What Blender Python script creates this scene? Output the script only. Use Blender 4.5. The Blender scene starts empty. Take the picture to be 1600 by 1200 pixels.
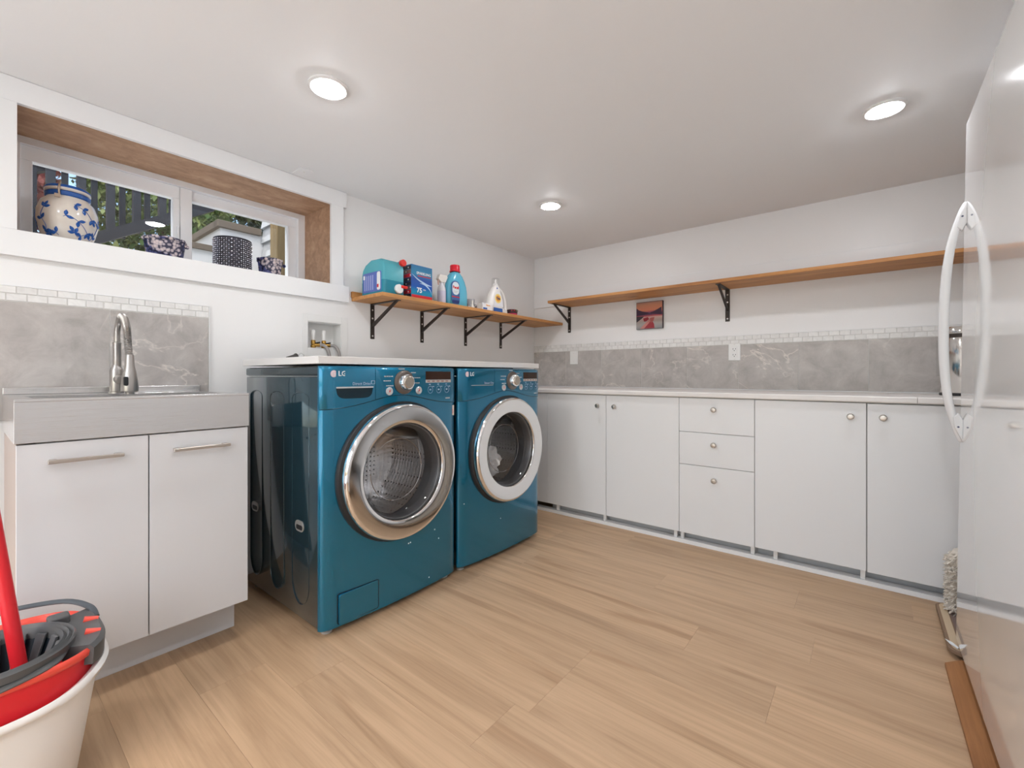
import bpy, bmesh, math, random
from mathutils import Vector, Matrix
random.seed(7)
PI = math.pi
S = bpy.context.scene
COL = S.collection

# ------------------------------------------------------------------ camera, sky, sun, exposure
cam_d = bpy.data.cameras.new('camera'); cam = bpy.data.objects.new('camera', cam_d); COL.objects.link(cam)
S.camera = cam
F, HY = 691.5, 587.0
TH = math.atan2(556.0, F)
cam_d.sensor_width = 36.0
cam_d.lens = 36.0 * F / 1600.0
cam_d.shift_y = -(600.0 - HY) / 1600.0
cam_d.clip_start = 0.02
cam.location = (2.32, -3.203, 0.955)
cam.rotation_euler = (PI / 2, 0, TH)
S.view_settings.view_transform = 'Standard'
S.view_settings.look = 'None'
S.view_settings.gamma = 1.0
S.view_settings.use_curve_mapping = False
S.view_settings.exposure = 0.42
W = bpy.data.worlds.new('world'); S.world = W; W.use_nodes = True
wn = W.node_tree.nodes; wl = W.node_tree.links
sky = wn.new('ShaderNodeTexSky'); sky.sky_type = 'NISHITA'; sky.sun_disc = False
sky.sun_elevation = math.radians(48); sky.sun_rotation = math.radians(150); sky.air_density = 1.0; sky.dust_density = 3.0
bg = wn['Background']; wl.new(sky.outputs[0], bg.inputs[0]); bg.inputs[1].default_value = 0.36
sun_d = bpy.data.lights.new('sun', 'SUN'); sun_d.energy = 6.8; sun_d.angle = math.radians(1.5); sun_d.color = (1.0, .975, .95)
sun = bpy.data.objects.new('sun', sun_d); COL.objects.link(sun)
sun.rotation_euler = Vector((-.28, -.12, .95)).to_track_quat('Z', 'Y').to_euler()
LAMP = 128.0
LAMP_COL = (.97, .985, 1.02, 1)

# ------------------------------------------------------------------ materials
MATS = {}
def mat(name, col=(.8, .8, .8), rough=.5, metal=0.0, coat=0.0, spec=.5, trans=0.0, ior=1.45, emis=None, estr=0.0, alpha=None):
    if name in MATS: return MATS[name]
    m = bpy.data.materials.new(name); m.use_nodes = True
    b = m.node_tree.nodes['Principled BSDF']
    b.inputs['Base Color'].default_value = (*col, 1); b.inputs['Roughness'].default_value = rough
    b.inputs['Metallic'].default_value = metal; b.inputs['Coat Weight'].default_value = coat
    b.inputs['Coat Roughness'].default_value = .04
    b.inputs['Specular IOR Level'].default_value = spec
    b.inputs['Transmission Weight'].default_value = trans; b.inputs['IOR'].default_value = ior
    if emis: b.inputs['Emission Color'].default_value = (*emis, 1); b.inputs['Emission Strength'].default_value = estr
    MATS[name] = m
    return m
def nt(m): return m.node_tree.nodes, m.node_tree.links, m.node_tree.nodes['Principled BSDF']
def coords(m, scale=(1, 1, 1), jitter=0.0, kind='Object'):
    n, l, b = nt(m)
    tc = n.new('ShaderNodeTexCoord'); mp = n.new('ShaderNodeMapping'); mp.inputs['Scale'].default_value = scale
    if jitter:
        oi = n.new('ShaderNodeObjectInfo'); mu = n.new('ShaderNodeVectorMath'); mu.operation = 'SCALE'
        cb = n.new('ShaderNodeCombineXYZ')
        for i, k in enumerate((1.0, 3.7, 7.3)):
            mm = n.new('ShaderNodeMath'); mm.operation = 'MULTIPLY'; mm.inputs[1].default_value = k
            l.new(oi.outputs['Random'], mm.inputs[0]); l.new(mm.outputs[0], cb.inputs[i])
        mu.inputs['Scale'].default_value = jitter; l.new(cb.outputs[0], mu.inputs[0])
        ad = n.new('ShaderNodeVectorMath'); ad.operation = 'ADD'
        l.new(tc.outputs[kind], ad.inputs[0]); l.new(mu.outputs[0], ad.inputs[1]); l.new(ad.outputs[0], mp.inputs['Vector'])
    else: l.new(tc.outputs[kind], mp.inputs['Vector'])
    return mp.outputs[0]
def noise(m, vec, scale, detail=4, rough=.5, dist=0.0):
    n, l, b = nt(m); t = n.new('ShaderNodeTexNoise'); l.new(vec, t.inputs['Vector'])
    t.inputs['Scale'].default_value = scale; t.inputs['Detail'].default_value = detail; t.inputs['Roughness'].default_value = rough
    t.inputs['Distortion'].default_value = dist
    return t.outputs['Fac']
def ramp(m, fac, stops, interp='LINEAR'):
    n, l, b = nt(m); r = n.new('ShaderNodeValToRGB'); l.new(fac, r.inputs[0]); e = r.color_ramp.elements
    r.color_ramp.interpolation = interp
    e[0].position, e[0].color = stops[0][0], (*stops[0][1], 1); e[1].position, e[1].color = stops[-1][0], (*stops[-1][1], 1)
    for p, c in stops[1:-1]: x = e.new(p); x.color = (*c, 1)
    return r.outputs[0]
def mixc(m, fac, a, b_, mode='MIX'):
    n, l, b = nt(m); x = n.new('ShaderNodeMix'); x.data_type = 'RGBA'; x.blend_type = mode
    if isinstance(fac, float): x.inputs[0].default_value = fac
    else: l.new(fac, x.inputs[0])
    for s, i in ((a, 6), (b_, 7)):
        if isinstance(s, tuple): x.inputs[i].default_value = (*s, 1)
        else: l.new(s, x.inputs[i])
    return x.outputs[2]
def setc(m, out): nt(m)[1].new(out, nt(m)[2].inputs['Base Color'])
def bump(m, fac, strength=.2, dist=.002):
    n, l, b = nt(m); x = n.new('ShaderNodeBump'); x.inputs['Strength'].default_value = strength; x.inputs['Distance'].default_value = dist
    l.new(fac, x.inputs['Height']); l.new(x.outputs[0], b.inputs['Normal'])
def objrand(m):
    n, l, b = nt(m); o = n.new('ShaderNodeObjectInfo'); return o.outputs['Random']

wall_m = mat('wall_paint', (.875, .872, .868), .38); v = coords(wall_m); bump(wall_m, noise(wall_m, v, 160, 2), .08, .001)
trim_m = mat('trim_paint', (.88, .885, .89), .35)
ceil_m = mat('ceiling_paint', (.89, .895, .905), .6)
white_lam = mat('white_laminate', (.68, .685, .70), .28)
grey_lam = mat('grey_laminate', (.84, .845, .85), .38)
carc_m = mat('cabinet_carcass', (.62, .61, .6), .5)
shaded_white_side = mat('white_side_in_shade', (.44, .36, .315), .35)  # white melamine sides, with their shade mixed into the colour
counter_m = mat('counter_laminate', (.83, .80, .775), .3)
counter2_m = mat('counter_white', (.84, .83, .82), .3)
plastic_w = mat('white_plastic', (.84, .84, .83), .3)
vinyl_m = mat('window_vinyl', (.90, .91, .93), .35)
enamel_m = mat('fridge_enamel', (.90, .90, .90), .09, coat=1.0)
handle_w = mat('handle_white', (.86, .87, .88), .25)
black_metal = mat('black_metal', (.045, .035, .03), .4, metal=.3)
screw_m = mat('screw_steel', (.75, .73, .7), .3, metal=.9)
nickel_m = mat('nickel', (.55, .50, .45), .3, metal=1)
chrome_m = mat('chrome', (.86, .86, .86), .05, metal=1)
steel_m = mat('stainless_steel', (.60, .59, .58), .27, metal=1)
v = coords(steel_m, (2, 2, 260)); f_ = noise(steel_m, v, 3, 2); bump(steel_m, f_, .12, .0008)
sink_m = mat('sink_steel', (.74, .74, .74), .2, metal=1)
v = coords(sink_m, (40, 1.5, 300)); f_ = noise(sink_m, v, 4, 3); bump(sink_m, f_, .25, .0008)
faucet_m = mat('faucet_nickel', (.46, .44, .42), .30, metal=1)
dark_m = mat('dark_gap', (.01, .01, .012), .5)
rubber_m = mat('black_rubber', (.02, .02, .022), .45)
grout_m = mat('grout', (.74, .725, .70), .8)
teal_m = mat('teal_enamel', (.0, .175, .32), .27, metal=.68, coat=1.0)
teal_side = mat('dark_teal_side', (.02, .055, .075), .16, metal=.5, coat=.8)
ins_w = mat('print_white', (.85, .87, .88), .4)
ins_red = mat('print_red', (.65, .02, .03), .4)
ins_blue = mat('print_blue', (.03, .12, .42), .4)
ins_navy = mat('print_navy', (.02, .04, .18), .4)
ins_orange = mat('print_orange', (.85, .38, .05), .4)
ins_grey = mat('print_grey', (.5, .52, .55), .4)
ins_yellow = mat('print_yellow', (.85, .6, .08), .4)

def oak(m, axis, c1, c2, c3, jit=9.0, sc=1.0):
    s = [11 * sc, 11 * sc, 11 * sc]; s[axis] = .9 * sc
    v = coords(m, tuple(s), jit)
    a = noise(m, v, 1.1, 5, .6, 1.1)
    s2 = [90 * sc, 90 * sc, 90 * sc]; s2[axis] = 2.5 * sc
    v2 = coords(m, tuple(s2), jit); b2 = noise(m, v2, 1.0, 3, .6, .3)
    s3 = [5 * sc, 5 * sc, 5 * sc]; s3[axis] = .55 * sc
    v3 = coords(m, tuple(s3), jit); k = noise(m, v3, 1.0, 3, .5, 2.2)
    base = ramp(m, a, [(.33, c3), (.47, c2), (.62, c1)])
    fine = ramp(m, b2, [(.35, tuple(x * .84 for x in c2)), (.6, c1)])
    out = mixc(m, .35, base, fine)
    dark = ramp(m, k, [(.30, (.72, .66, .6)), (.42, (1, 1, 1))])
    out = mixc(m, .75, out, dark, 'MULTIPLY')
    return out, b2
floor_m = mat('oak_plank', rough=.42)
o, g = oak(floor_m, 0, (.60, .405, .250), (.51, .34, .205), (.41, .265, .155))
tone = ramp(floor_m, objrand(floor_m), [(0, (.90, .90, .90)), (1, (1.04, 1.03, 1.02))])
setc(floor_m, mixc(floor_m, 1.0, o, tone, 'MULTIPLY')); bump(floor_m, g, .08, .0006)
shelfA_m = mat('orange_pine_y', rough=.5); o, g = oak(shelfA_m, 1, (.62, .31, .11), (.52, .23, .07), (.36, .14, .04), 0, 1.3); setc(shelfA_m, o)
shelfB_m = mat('orange_pine_x', rough=.5); o, g = oak(shelfB_m, 0, (.60, .29, .10), (.50, .22, .07), (.34, .13, .04), 0, 1.3); setc(shelfB_m, o)
def knots(m, base_link):
    n, l, b = nt(m); v = coords(m, (3, 9, 9), 0); t = n.new('ShaderNodeTexVoronoi'); t.inputs['Scale'].default_value = .7; l.new(v, t.inputs['Vector'])
    c = ramp(m, t.outputs['Distance'], [(.03, (.25, .14, .08)), (.12, (1, 1, 1))])
    setc(m, mixc(m, 1.0, base_link, c, 'MULTIPLY'))
knots(shelfB_m, o)
brown_m = mat('stained_board', rough=.6)
v = coords(brown_m, (9, 4.5, 9)); a = noise(brown_m, v, 2.2, 8, .72, .6)
setc(brown_m, ramp(brown_m, a, [(.3, (.30, .17, .10)), (.5, (.43, .26, .16)), (.7, (.55, .36, .23))]))
plank_m = mat('rough_plank', rough=.6); o, g = oak(plank_m, 1, (.42, .19, .07), (.33, .14, .05), (.2, .08, .03), 0, 1.4); setc(plank_m, o)
postw_m = mat('tan_post', rough=.7); o, g = oak(postw_m, 2, (.26, .19, .095), (.21, .15, .07), (.16, .105, .05), 0, 1.2); setc(postw_m, o)

tile_m = mat('grey_stone_tile', rough=.28)
v = coords(tile_m, (1, 1, 1), 13.0)
a = noise(tile_m, v, 9.0, 9, .68, .5)
basec = ramp(tile_m, a, [(.28, (.36, .335, .31)), (.45, (.45, .42, .40)), (.6, (.52, .49, .465)), (.75, (.60, .575, .55))])
v1 = noise(tile_m, v, 2.3, 5, .55, 1.8)
n_, l_, b_ = nt(tile_m)
sb = n_.new('ShaderNodeMath'); sb.operation = 'SUBTRACT'; sb.inputs[1].default_value = .5; l_.new(v1, sb.inputs[0])
ab = n_.new('ShaderNodeMath'); ab.operation = 'ABSOLUTE'; l_.new(sb.outputs[0], ab.inputs[0])
vein = ramp(tile_m, ab.outputs[0], [(.0, (1, 1, 1)), (.007, (.45, .45, .45)), (.02, (0, 0, 0))])
mk = noise(tile_m, v, 1.7, 2); mask = ramp(tile_m, mk, [(.47, (0, 0, 0)), (.6, (1, 1, 1))])
vm = mixc(tile_m, 1.0, vein, mask, 'MULTIPLY')
setc(tile_m, mixc(tile_m, vm, basec, (.72, .67, .62)))
mosaic_m = mat('marble_mosaic', rough=.22)
tn = ramp(mosaic_m, objrand(mosaic_m), [(0, (.80, .79, .775)), (1, (.88, .875, .86))])
v = coords(mosaic_m, (1, 1, 1), 5.0); a = noise(mosaic_m, v, 30, 4, .6, 1.0)
setc(mosaic_m, mixc(mosaic_m, 1.0, tn, ramp(mosaic_m, a, [(.3, (.9, .9, .9)), (.6, (1, 1, 1))]), 'MULTIPLY'))

def pane_mat(name, tint, ior=1.5):
    m = bpy.data.materials.new(name); m.use_nodes = True; n, l = m.node_tree.nodes, m.node_tree.links
    n.remove(n['Principled BSDF']); out = n['Material Output']
    t = n.new('ShaderNodeBsdfTransparent'); t.inputs[0].default_value = (*tint, 1)
    g = n.new('ShaderNodeBsdfGlossy'); g.inputs['Roughness'].default_value = .01
    lw = n.new('ShaderNodeLayerWeight'); lw.inputs[0].default_value = .5
    pw_ = n.new('ShaderNodeMath'); pw_.operation = 'POWER'; pw_.inputs[1].default_value = 5.0; l.new(lw.outputs['Facing'], pw_.inputs[0])
    f0 = ((ior - 1) / (ior + 1)) ** 2
    fr = n.new('ShaderNodeMath'); fr.operation = 'MULTIPLY_ADD'; fr.inputs[1].default_value = 1 - f0; fr.inputs[2].default_value = f0; l.new(pw_.outputs[0], fr.inputs[0])
    mx = n.new('ShaderNodeMixShader'); l.new(fr.outputs[0], mx.inputs[0]); l.new(t.outputs[0], mx.inputs[1]); l.new(g.outputs[0], mx.inputs[2])
    l.new(mx.outputs[0], out.inputs[0]); MATS[name] = m; return m
glass_m = pane_mat('window_glass', (.93, .95, .95))
door_glass = pane_mat('washer_door_glass', (.74, .74, .75), 1.32)
clear_m = pane_mat('clear_plastic', (.96, .96, .96), 1.3)

# ------------------------------------------------------------------ geometry helpers
def box(bm, x0, x1, y0, y1, z0, z1):
    vs = [bm.verts.new(p) for p in ((x0,y0,z0),(x1,y0,z0),(x1,y1,z0),(x0,y1,z0),(x0,y0,z1),(x1,y0,z1),(x1,y1,z1),(x0,y1,z1))]
    for f in ((0,3,2,1),(4,5,6,7),(0,1,5,4),(1,2,6,5),(2,3,7,6),(3,0,4,7)): bm.faces.new([vs[i] for i in f])
    return bm
def NB(): return bmesh.new()
def bx(*a): return box(NB(), *a)
def frame_of(d):
    d = Vector(d).normalized(); up = Vector((0, 0, 1)) if abs(d.z) < .95 else Vector((0, 1, 0))
    a = d.cross(up).normalized(); return a, d.cross(a).normalized()
def tube(bm, pts, r, segs=12, caps=True, flat=1.0):
    pts = [Vector(p) for p in pts]; rs = r if isinstance(r, (list, tuple)) else [r] * len(pts)
    rings = []; a = None
    for i, p in enumerate(pts):
        d = (pts[min(i + 1, len(pts) - 1)] - pts[max(i - 1, 0)]).normalized()
        if a is None: a, b = frame_of(d)
        else: a = (a - d * a.dot(d)).normalized()
        b = d.cross(a).normalized()
        rings.append([bm.verts.new(p + (a * math.cos(2 * PI * k / segs) + b * math.sin(2 * PI * k / segs) * flat) * rs[i]) for k in range(segs)])
    for i in range(len(rings) - 1):
        for k in range(segs): bm.faces.new((rings[i][k], rings[i][(k + 1) % segs], rings[i + 1][(k + 1) % segs], rings[i + 1][k]))
    if caps: bm.faces.new(rings[0][::-1]); bm.faces.new(rings[-1])
    return bm
def lathe(bm, prof, c=(0, 0, 0), axis='z', segs=32, sx=1.0, sy=1.0, close=True):
    """prof: (radius, height) pairs along the axis"""
    rings = []
    def P(a, b, h):
        if axis == 'z': return Vector((c[0] + a * sx, c[1] + b * sy, c[2] + h))
        if axis == 'x': return Vector((c[0] + h, c[1] + a * sx, c[2] + b * sy))
        return Vector((c[0] + a * sx, c[1] + h, c[2] + b * sy))
    for r, h in prof:
        if r < 1e-6: rings.append([bm.verts.new(P(0, 0, h))])
        else: rings.append([bm.verts.new(P(r * math.cos(2 * PI * k / segs), r * math.sin(2 * PI * k / segs), h)) for k in range(segs)])
    for A, B in zip(rings, rings[1:]):
        for k in range(segs):
            q = []
            for v in (A[k % len(A)], A[(k + 1) % len(A)], B[(k + 1) % len(B)], B[k % len(B)]):
                if v not in q: q.append(v)
            if len(q) > 2: bm.faces.new(q)
    if close:
        if len(rings[0]) > 2: bm.faces.new(rings[0][::-1])
        if len(rings[-1]) > 2: bm.faces.new(rings[-1])
    return bm
def prism(bm, poly, d0, d1, plane='yz'):
    """poly of 2D points in a plane, extruded along the remaining axis from d0 to d1"""
    def P(u, v, d): return {'yz': (d, u, v), 'xz': (u, d, v), 'xy': (u, v, d)}[plane]
    A = [bm.verts.new(P(u, v, d0)) for u, v in poly]; B = [bm.verts.new(P(u, v, d1)) for u, v in poly]; n = len(poly)
    bm.faces.new(A[::-1]); bm.faces.new(B)
    for i in range(n): bm.faces.new((A[i], A[(i + 1) % n], B[(i + 1) % n], B[i]))
    return bm
def rrect(u0, u1, v0, v1, r, n=6):
    pts = []
    for cx, cy, a0 in ((u1 - r, v1 - r, 0), (u0 + r, v1 - r, PI / 2), (u0 + r, v0 + r, PI), (u1 - r, v0 + r, 1.5 * PI)):
        for k in range(n + 1): a = a0 + k * PI / 2 / n; pts.append((cx + r * math.cos(a), cy + r * math.sin(a)))
    return pts
def smoothpath(pts, n=8):
    P = [Vector(p) for p in pts]; out = []
    for i in range(len(P) - 1):
        p0, p1, p2, p3 = P[max(i - 1, 0)], P[i], P[i + 1], P[min(i + 2, len(P) - 1)]
        for k in range(n):
            t = k / n; out.append(.5 * ((2 * p1) + (-p0 + p2) * t + (2 * p0 - 5 * p1 + 4 * p2 - p3) * t * t + (-p0 + 3 * p1 - 3 * p2 + p3) * t ** 3))
    out.append(P[-1]); return out

ORG = {}
def obj(name, bm, m, parent=None, bevel=0.0, label=None, smooth=35, seg=2):
    me = bpy.data.meshes.new(name)
    bmesh.ops.recalc_face_normals(bm, faces=bm.faces[:])
    if parent is None:
        xs = [v.co for v in bm.verts]
        o0 = Vector(((min(v.x for v in xs) + max(v.x for v in xs)) / 2, (min(v.y for v in xs) + max(v.y for v in xs)) / 2, min(v.z for v in xs)))
    else: o0 = ORG[parent.as_pointer()]
    bmesh.ops.translate(bm, verts=bm.verts[:], vec=-o0)
    bm.to_mesh(me); bm.free()
    for k in (m if isinstance(m, (list, tuple)) else [m]): me.materials.append(k)
    if smooth:
        for p in me.polygons: p.use_smooth = True
        me.set_sharp_from_angle(angle=math.radians(smooth))
    ob = bpy.data.objects.new(name, me); COL.objects.link(ob)
    if parent is None: ob.location = o0
    else: ob.parent = parent
    ORG[ob.as_pointer()] = o0
    if bevel:
        bv = ob.modifiers.new('bevel', 'BEVEL'); bv.width = bevel; bv.segments = seg; bv.limit_method = 'ANGLE'; bv.angle_limit = math.radians(40); bv.harden_normals = bool(smooth)
    if label: ob['label'] = label
    return ob
def thing(name, label, cat, loc, group=None):
    o = bpy.data.objects.new(name, None); COL.objects.link(o); o.location = loc; o.empty_display_size = .05
    ORG[o.as_pointer()] = Vector(loc); o['label'] = label; o['category'] = cat
    if group: o['group'] = group
    return o
def tag(o, label, cat, group=None):
    o['label'] = label; o['category'] = cat
    if group: o['group'] = group
    return o
def struct(name, bm, m, bevel=0.0, parent=None):
    o = obj(name, bm, m, parent, bevel)
    if parent is None: o['kind'] = 'structure'
    return o
def text(name, s, size, org, right, up, m, parent, align='CENTER', thick=.0004, squeeze=1.0, bold=0.0):
    cu = bpy.data.curves.new('t', 'FONT'); cu.body = s; cu.size = size; cu.align_x = align; cu.align_y = 'CENTER'; cu.resolution_u = 2
    cu.extrude = thick; cu.offset = bold
    t = bpy.data.objects.new('t', cu); COL.objects.link(t)
    me = bpy.data.meshes.new_from_object(t.evaluated_get(bpy.context.evaluated_depsgraph_get()))
    bpy.data.objects.remove(t)
    R, U = Vector(right), Vector(up); N = R.cross(U); o0 = ORG[parent.as_pointer()]
    for v in me.vertices:
        c = v.co.copy(); v.co = Vector(org) + R * c.x * squeeze + U * c.y + N * c.z - o0
    me.name = name; me.materials.clear(); me.materials.append(m)
    ob = bpy.data.objects.new(name, me); COL.objects.link(ob); ob.parent = parent; ORG[ob.as_pointer()] = o0
    return ob
FX = ((0, 1, 0), (0, 0, 1))      # right, up of a face looking along +x
FY = ((1, 0, 0), (0, 0, 1))      # right, up of a face looking along -y

# ------------------------------------------------------------------ room shell
H = 1.989
RX, RY = 3.35, -4.30
fl = struct('floor', bx(-.02, RX + .02, RY - .02, .02, -.05, -.006), brown_m)
pw = .188
ypos = -2.57
rows = []
y = ypos
while y > RY: y -= pw
offs = {-2.758: .761, -2.006: 1.57, -2.194: 1.57, -1.63: 1.82, -1.818: 2.10, -1.066: 2.084, -.878: 1.24, -1.254: .35, -1.442: .95, -2.382: .30, -2.57: .95, -.69: .62}
plank_meshes = {}
yy = y
while yy < 0:
    y0, y1 = max(yy, RY), min(yy + pw, 0.0)
    key = round(yy, 3); st = None
    for k, vv in offs.items():
        if abs(k - key) < .01: st = vv
    if st is None: st = random.random() * 1.22
    x = st
    while x > 0: x -= 1.22
    while x < RX:
        x0, x1 = max(x, 0.0), min(x + 1.22, RX)
        if x1 - x0 > .02 and y1 - y0 > .01:
            g = .0001
            b = bx(x0 + g, x1 - g, y0 + g, y1 - g, -.006, 0.0)
            # random origin per plank so that the grain differs
            p = obj('floor_plank', b, floor_m, fl, bevel=.0004, seg=1)
        x += 1.22
    yy += pw
struct('ceiling', bx(-.36, RX + .1, RY - .1, .1, H, H + .12), ceil_m)

def wall_with_holes(xs0, xs1, u0, u1, z0, z1, holes):
    """plane wall in y and z with rectangular holes (y0,y1,z0,z1)"""
    bm = NB()
    us = sorted({u0, u1, *[h[0] for h in holes], *[h[1] for h in holes]}); zs = sorted({z0, z1, *[h[2] for h in holes], *[h[3] for h in holes]})
    for a, b in zip(us, us[1:]):
        run = None
        for c, d in zip(zs, zs[1:]):
            cu, cz = (a + b) / 2, (c + d) / 2
            inside = any(h[0] < cu < h[1] and h[2] < cz < h[3] for h in holes)
            if inside:
                if run: box(bm, xs0, xs1, a, b, *run); run = None
            else: run = (run[0], d) if run else (c, d)
        if run: box(bm, xs0, xs1, a, b, *run)
    return bm
WY0, WY1, WZ0, WZ1 = -3.082, -1.926, 1.462, 1.903
VB = (-2.052, -1.859, 1.101, 1.246)
lin = .014
wl_ = struct('wall_left', wall_with_holes(-.36, 0, RY - .1, .1, 0, H, [(WY0 - lin, WY1 + lin, WZ0 - lin, WZ1 + lin), VB]), wall_m)
wb_ = struct('wall_back', bx(0, RX + .1, 0, .1, 0, H), wall_m)
struct('wall_right', bx(RX, RX + .1, RY - .1, 0, 0, H), wall_m)
bm = NB(); DX0, DX1, DZ1 = .45, 2.95, 1.90
box(bm, 0, DX0, RY - .1, RY, 0, H); box(bm, DX1, RX, RY - .1, RY, 0, H); box(bm, DX0, DX1, RY - .1, RY, DZ1, H); struct('wall_front', bm, wall_m)
dpt = thing('fill_light_door', '', '', ((DX0 + DX1) / 2, RY - .05, 0)); del dpt['label']; del dpt['category']; dpt['kind'] = 'structure'  # added glass door out of view, lets in daylight to lift the ceiling
def yframe(x0, x1, y0, y1, z0, z1, w):
    b = NB(); box(b, x0, x0 + w, y0, y1, z0, z1); box(b, x1 - w, x1, y0, y1, z0, z1); box(b, x0 + w, x1 - w, y0, y1, z0, z0 + w); box(b, x0 + w, x1 - w, y0, y1, z1 - w, z1); return b
obj('fill_door_frame', yframe(DX0, DX1, RY - .09, RY - .01, 0.0, DZ1, .035), vinyl_m, dpt, .002)
XM = (DX0 + DX1) / 2
for a, b_2, yo in ((DX0 + .035, XM + .03, -.045), (XM - .03, DX1 - .035, -.085)):
    ls = obj('fill_door_leaf', yframe(a, b_2, RY + yo, RY + yo + .030, .035, DZ1 - .035, .055), vinyl_m, dpt, .002)
    obj('pane', bx(a + .05, b_2 - .05, RY + yo + .014, RY + yo + .016, .085, DZ1 - .085), glass_m, ls)
struct('added_bounce_patio', bx(-3, 9, -12, RY - .1, -.1, -.01), mat('bounce_concrete', (.74, .73, .71), .8))  # unseen sunlit slab, added to bounce light up through the door
struct('baseboard_right', bx(RX - .012, RX, RY, 0, 0.0, .09), trim_m, .003)
struct('baseboard_front', bx(0.012, DX0 - .005, RY, RY + .012, 0.0, .09), trim_m, .003)
struct('baseboard_left', bx(0, .012, RY, -3.14, 0.0, .09), trim_m, .003)

# tiles on the walls
def tiles(wall, along, u_edges, z0, z1, th, name, m, gap=.0012, bev=.0012):
    for a, b in zip(u_edges, u_edges[1:]):
        if along == 'x': bb = bx(a + gap, b - gap, -th, -.0004, z0, z1)
        else: bb = bx(.0004, th, a + gap, b - gap, z0, z1)
        obj(name, bb, m, wall, bevel=bev, seg=1)
xe = [.002, .333, .664, .995, 1.327, 1.657, 1.991, 2.324, 2.655, 2.986, 3.317]
obj('grout_bed', bx(.001, 3.34, -.0065, 0, .86, 1.219), grout_m, wb_)
tiles(wb_, 'x', xe, .868, 1.1585, .009, 'tile', tile_m)
r1 = [.004] + [.0336 + .0502 * k for k in range(66)]; r2 = [.004 + .0502 * k for k in range(67)]
r1 = [a for a in r1 if a < 3.32]; r2 = [a for a in r2 if a < 3.32]
tiles(wb_, 'x', r1, 1.1905, 1.2165, .009, 'mosaic_tile', mosaic_m, .0011, .001)
tiles(wb_, 'x', r2, 1.1615, 1.1885, .009, 'mosaic_tile', mosaic_m, .0011, .001)
obj('caulk_bead', bx(.001, 3.34, -.0105, 0, 1.2165, 1.2205), trim_m, wb_, .001)
obj('caulk_bead', bx(.0005, .0035, -.0105, 0, .862, 1.2165), trim_m, wb_, .001)
ye = [-3.509, -3.174, -2.839, -2.505]
obj('grout_bed', bx(0, .0065, -3.5, -2.5035, .80, 1.267), grout_m, wl_)
tiles(wl_, 'y', ye, .80, 1.2125, .009, 'tile', tile_m)
q1 = [-2.5055 - .0255 - .0502 * k for k in range(18)][::-1] + [-2.5055]; q2 = [-2.5055 - .0502 * k for k in range(19)][::-1]
tiles(wl_, 'y', q1, 1.242, 1.2655, .009, 'mosaic_tile', mosaic_m, .0011, .001)
tiles(wl_, 'y', q2, 1.2155, 1.240, .009, 'mosaic_tile', mosaic_m, .0011, .001)
obj('caulk_bead', bx(0, .0105, -3.5, -2.5045, 1.2655, 1.2695), trim_m, wl_, .001)
obj('caulk_bead', bx(0, .0105, -2.5055, -2.502, .80, 1.2655), trim_m, wl_, .001)
# painted batten above the long shelf
struct('trim_1', bx(.004, 3.34, -.012, 0, 1.549, 1.672), trim_m, .002)
# casing round the window
struct('trim_2', bx(0, .02, -3.60, -1.835, WZ1, H - .001), trim_m, .001)
struct('trim_3', bx(0, .02, WY1, -1.855, WZ0, WZ1), trim_m, .001)
struct('trim_4', bx(0, .02, -3.60, -1.820, 1.371, WZ0), trim_m, .001)
struct('trim_5', bx(0, .02, -3.20, WY0, WZ0, WZ1), trim_m, .001)

# ------------------------------------------------------------------ window
win = thing('window_1', '', '', (-.30, (WY0 + WY1) / 2, WZ0)); del win['label']; del win['category']; win['kind'] = 'structure'
obj('head_board', bx(-.30, 0, WY0 - lin + .001, WY1 + lin - .001, WZ1, WZ1 + lin - .001), brown_m, win)
obj('jamb_board', bx(-.30, 0, WY1, WY1 + lin - .001, WZ0, WZ1), brown_m, win)
obj('jamb_board', bx(-.30, 0, WY0 - lin + .001, WY0, WZ0, WZ1), brown_m, win)
obj('sill_board', bx(-.30, .0, WY0, WY1, WZ0 - lin + .001, WZ0), trim_m, win)
def ring_frame(bm, x0, x1, y0, y1, z0, z1, wl=.03, wr=.03, wb=.03, wt=.03):
    box(bm, x0, x1, y0, y1, z0, z0 + wb); box(bm, x0, x1, y0, y1, z1 - wt, z1)
    box(bm, x0, x1, y0, y0 + wl, z0 + wb, z1 - wt); box(bm, x0, x1, y1 - wr, y1, z0 + wb, z1 - wt); return bm
fx0 = -.355
fr = obj('window_frame', ring_frame(NB(), fx0, -.282, WY0, WY1, WZ0, WZ1 + .001, .024, .040, .035, .030), vinyl_m, win, .0015)
obj('centre_post', bx(fx0, -.290, -2.535, -2.487, WZ0 + .035, WZ1 - .03), vinyl_m, win, .0015)
sash = obj('sliding_sash', ring_frame(NB(), -.335, -.296, -3.060, -2.536, WZ0 + .034, WZ1 - .029, .036, .027, .03, .058), vinyl_m, win, .002)
obj('pane', bx(-.3165, -.3155, -3.027, -2.560, WZ0 + .06, WZ1 - .084), glass_m, sash)
obj('latch', bx(-.296, -.284, -2.549, -2.540, 1.62, 1.68), vinyl_m, sash, .002)
fs = obj('fixed_sash', ring_frame(NB(), -.350, -.310, -2.488, -1.964, WZ0 + .034, WZ1 - .029, .003, .048, .03, .048), vinyl_m, win, .002)
obj('pane', bx(-.3325, -.3315, -2.487, -2.010, WZ0 + .06, WZ1 - .076), glass_m, fs)

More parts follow.
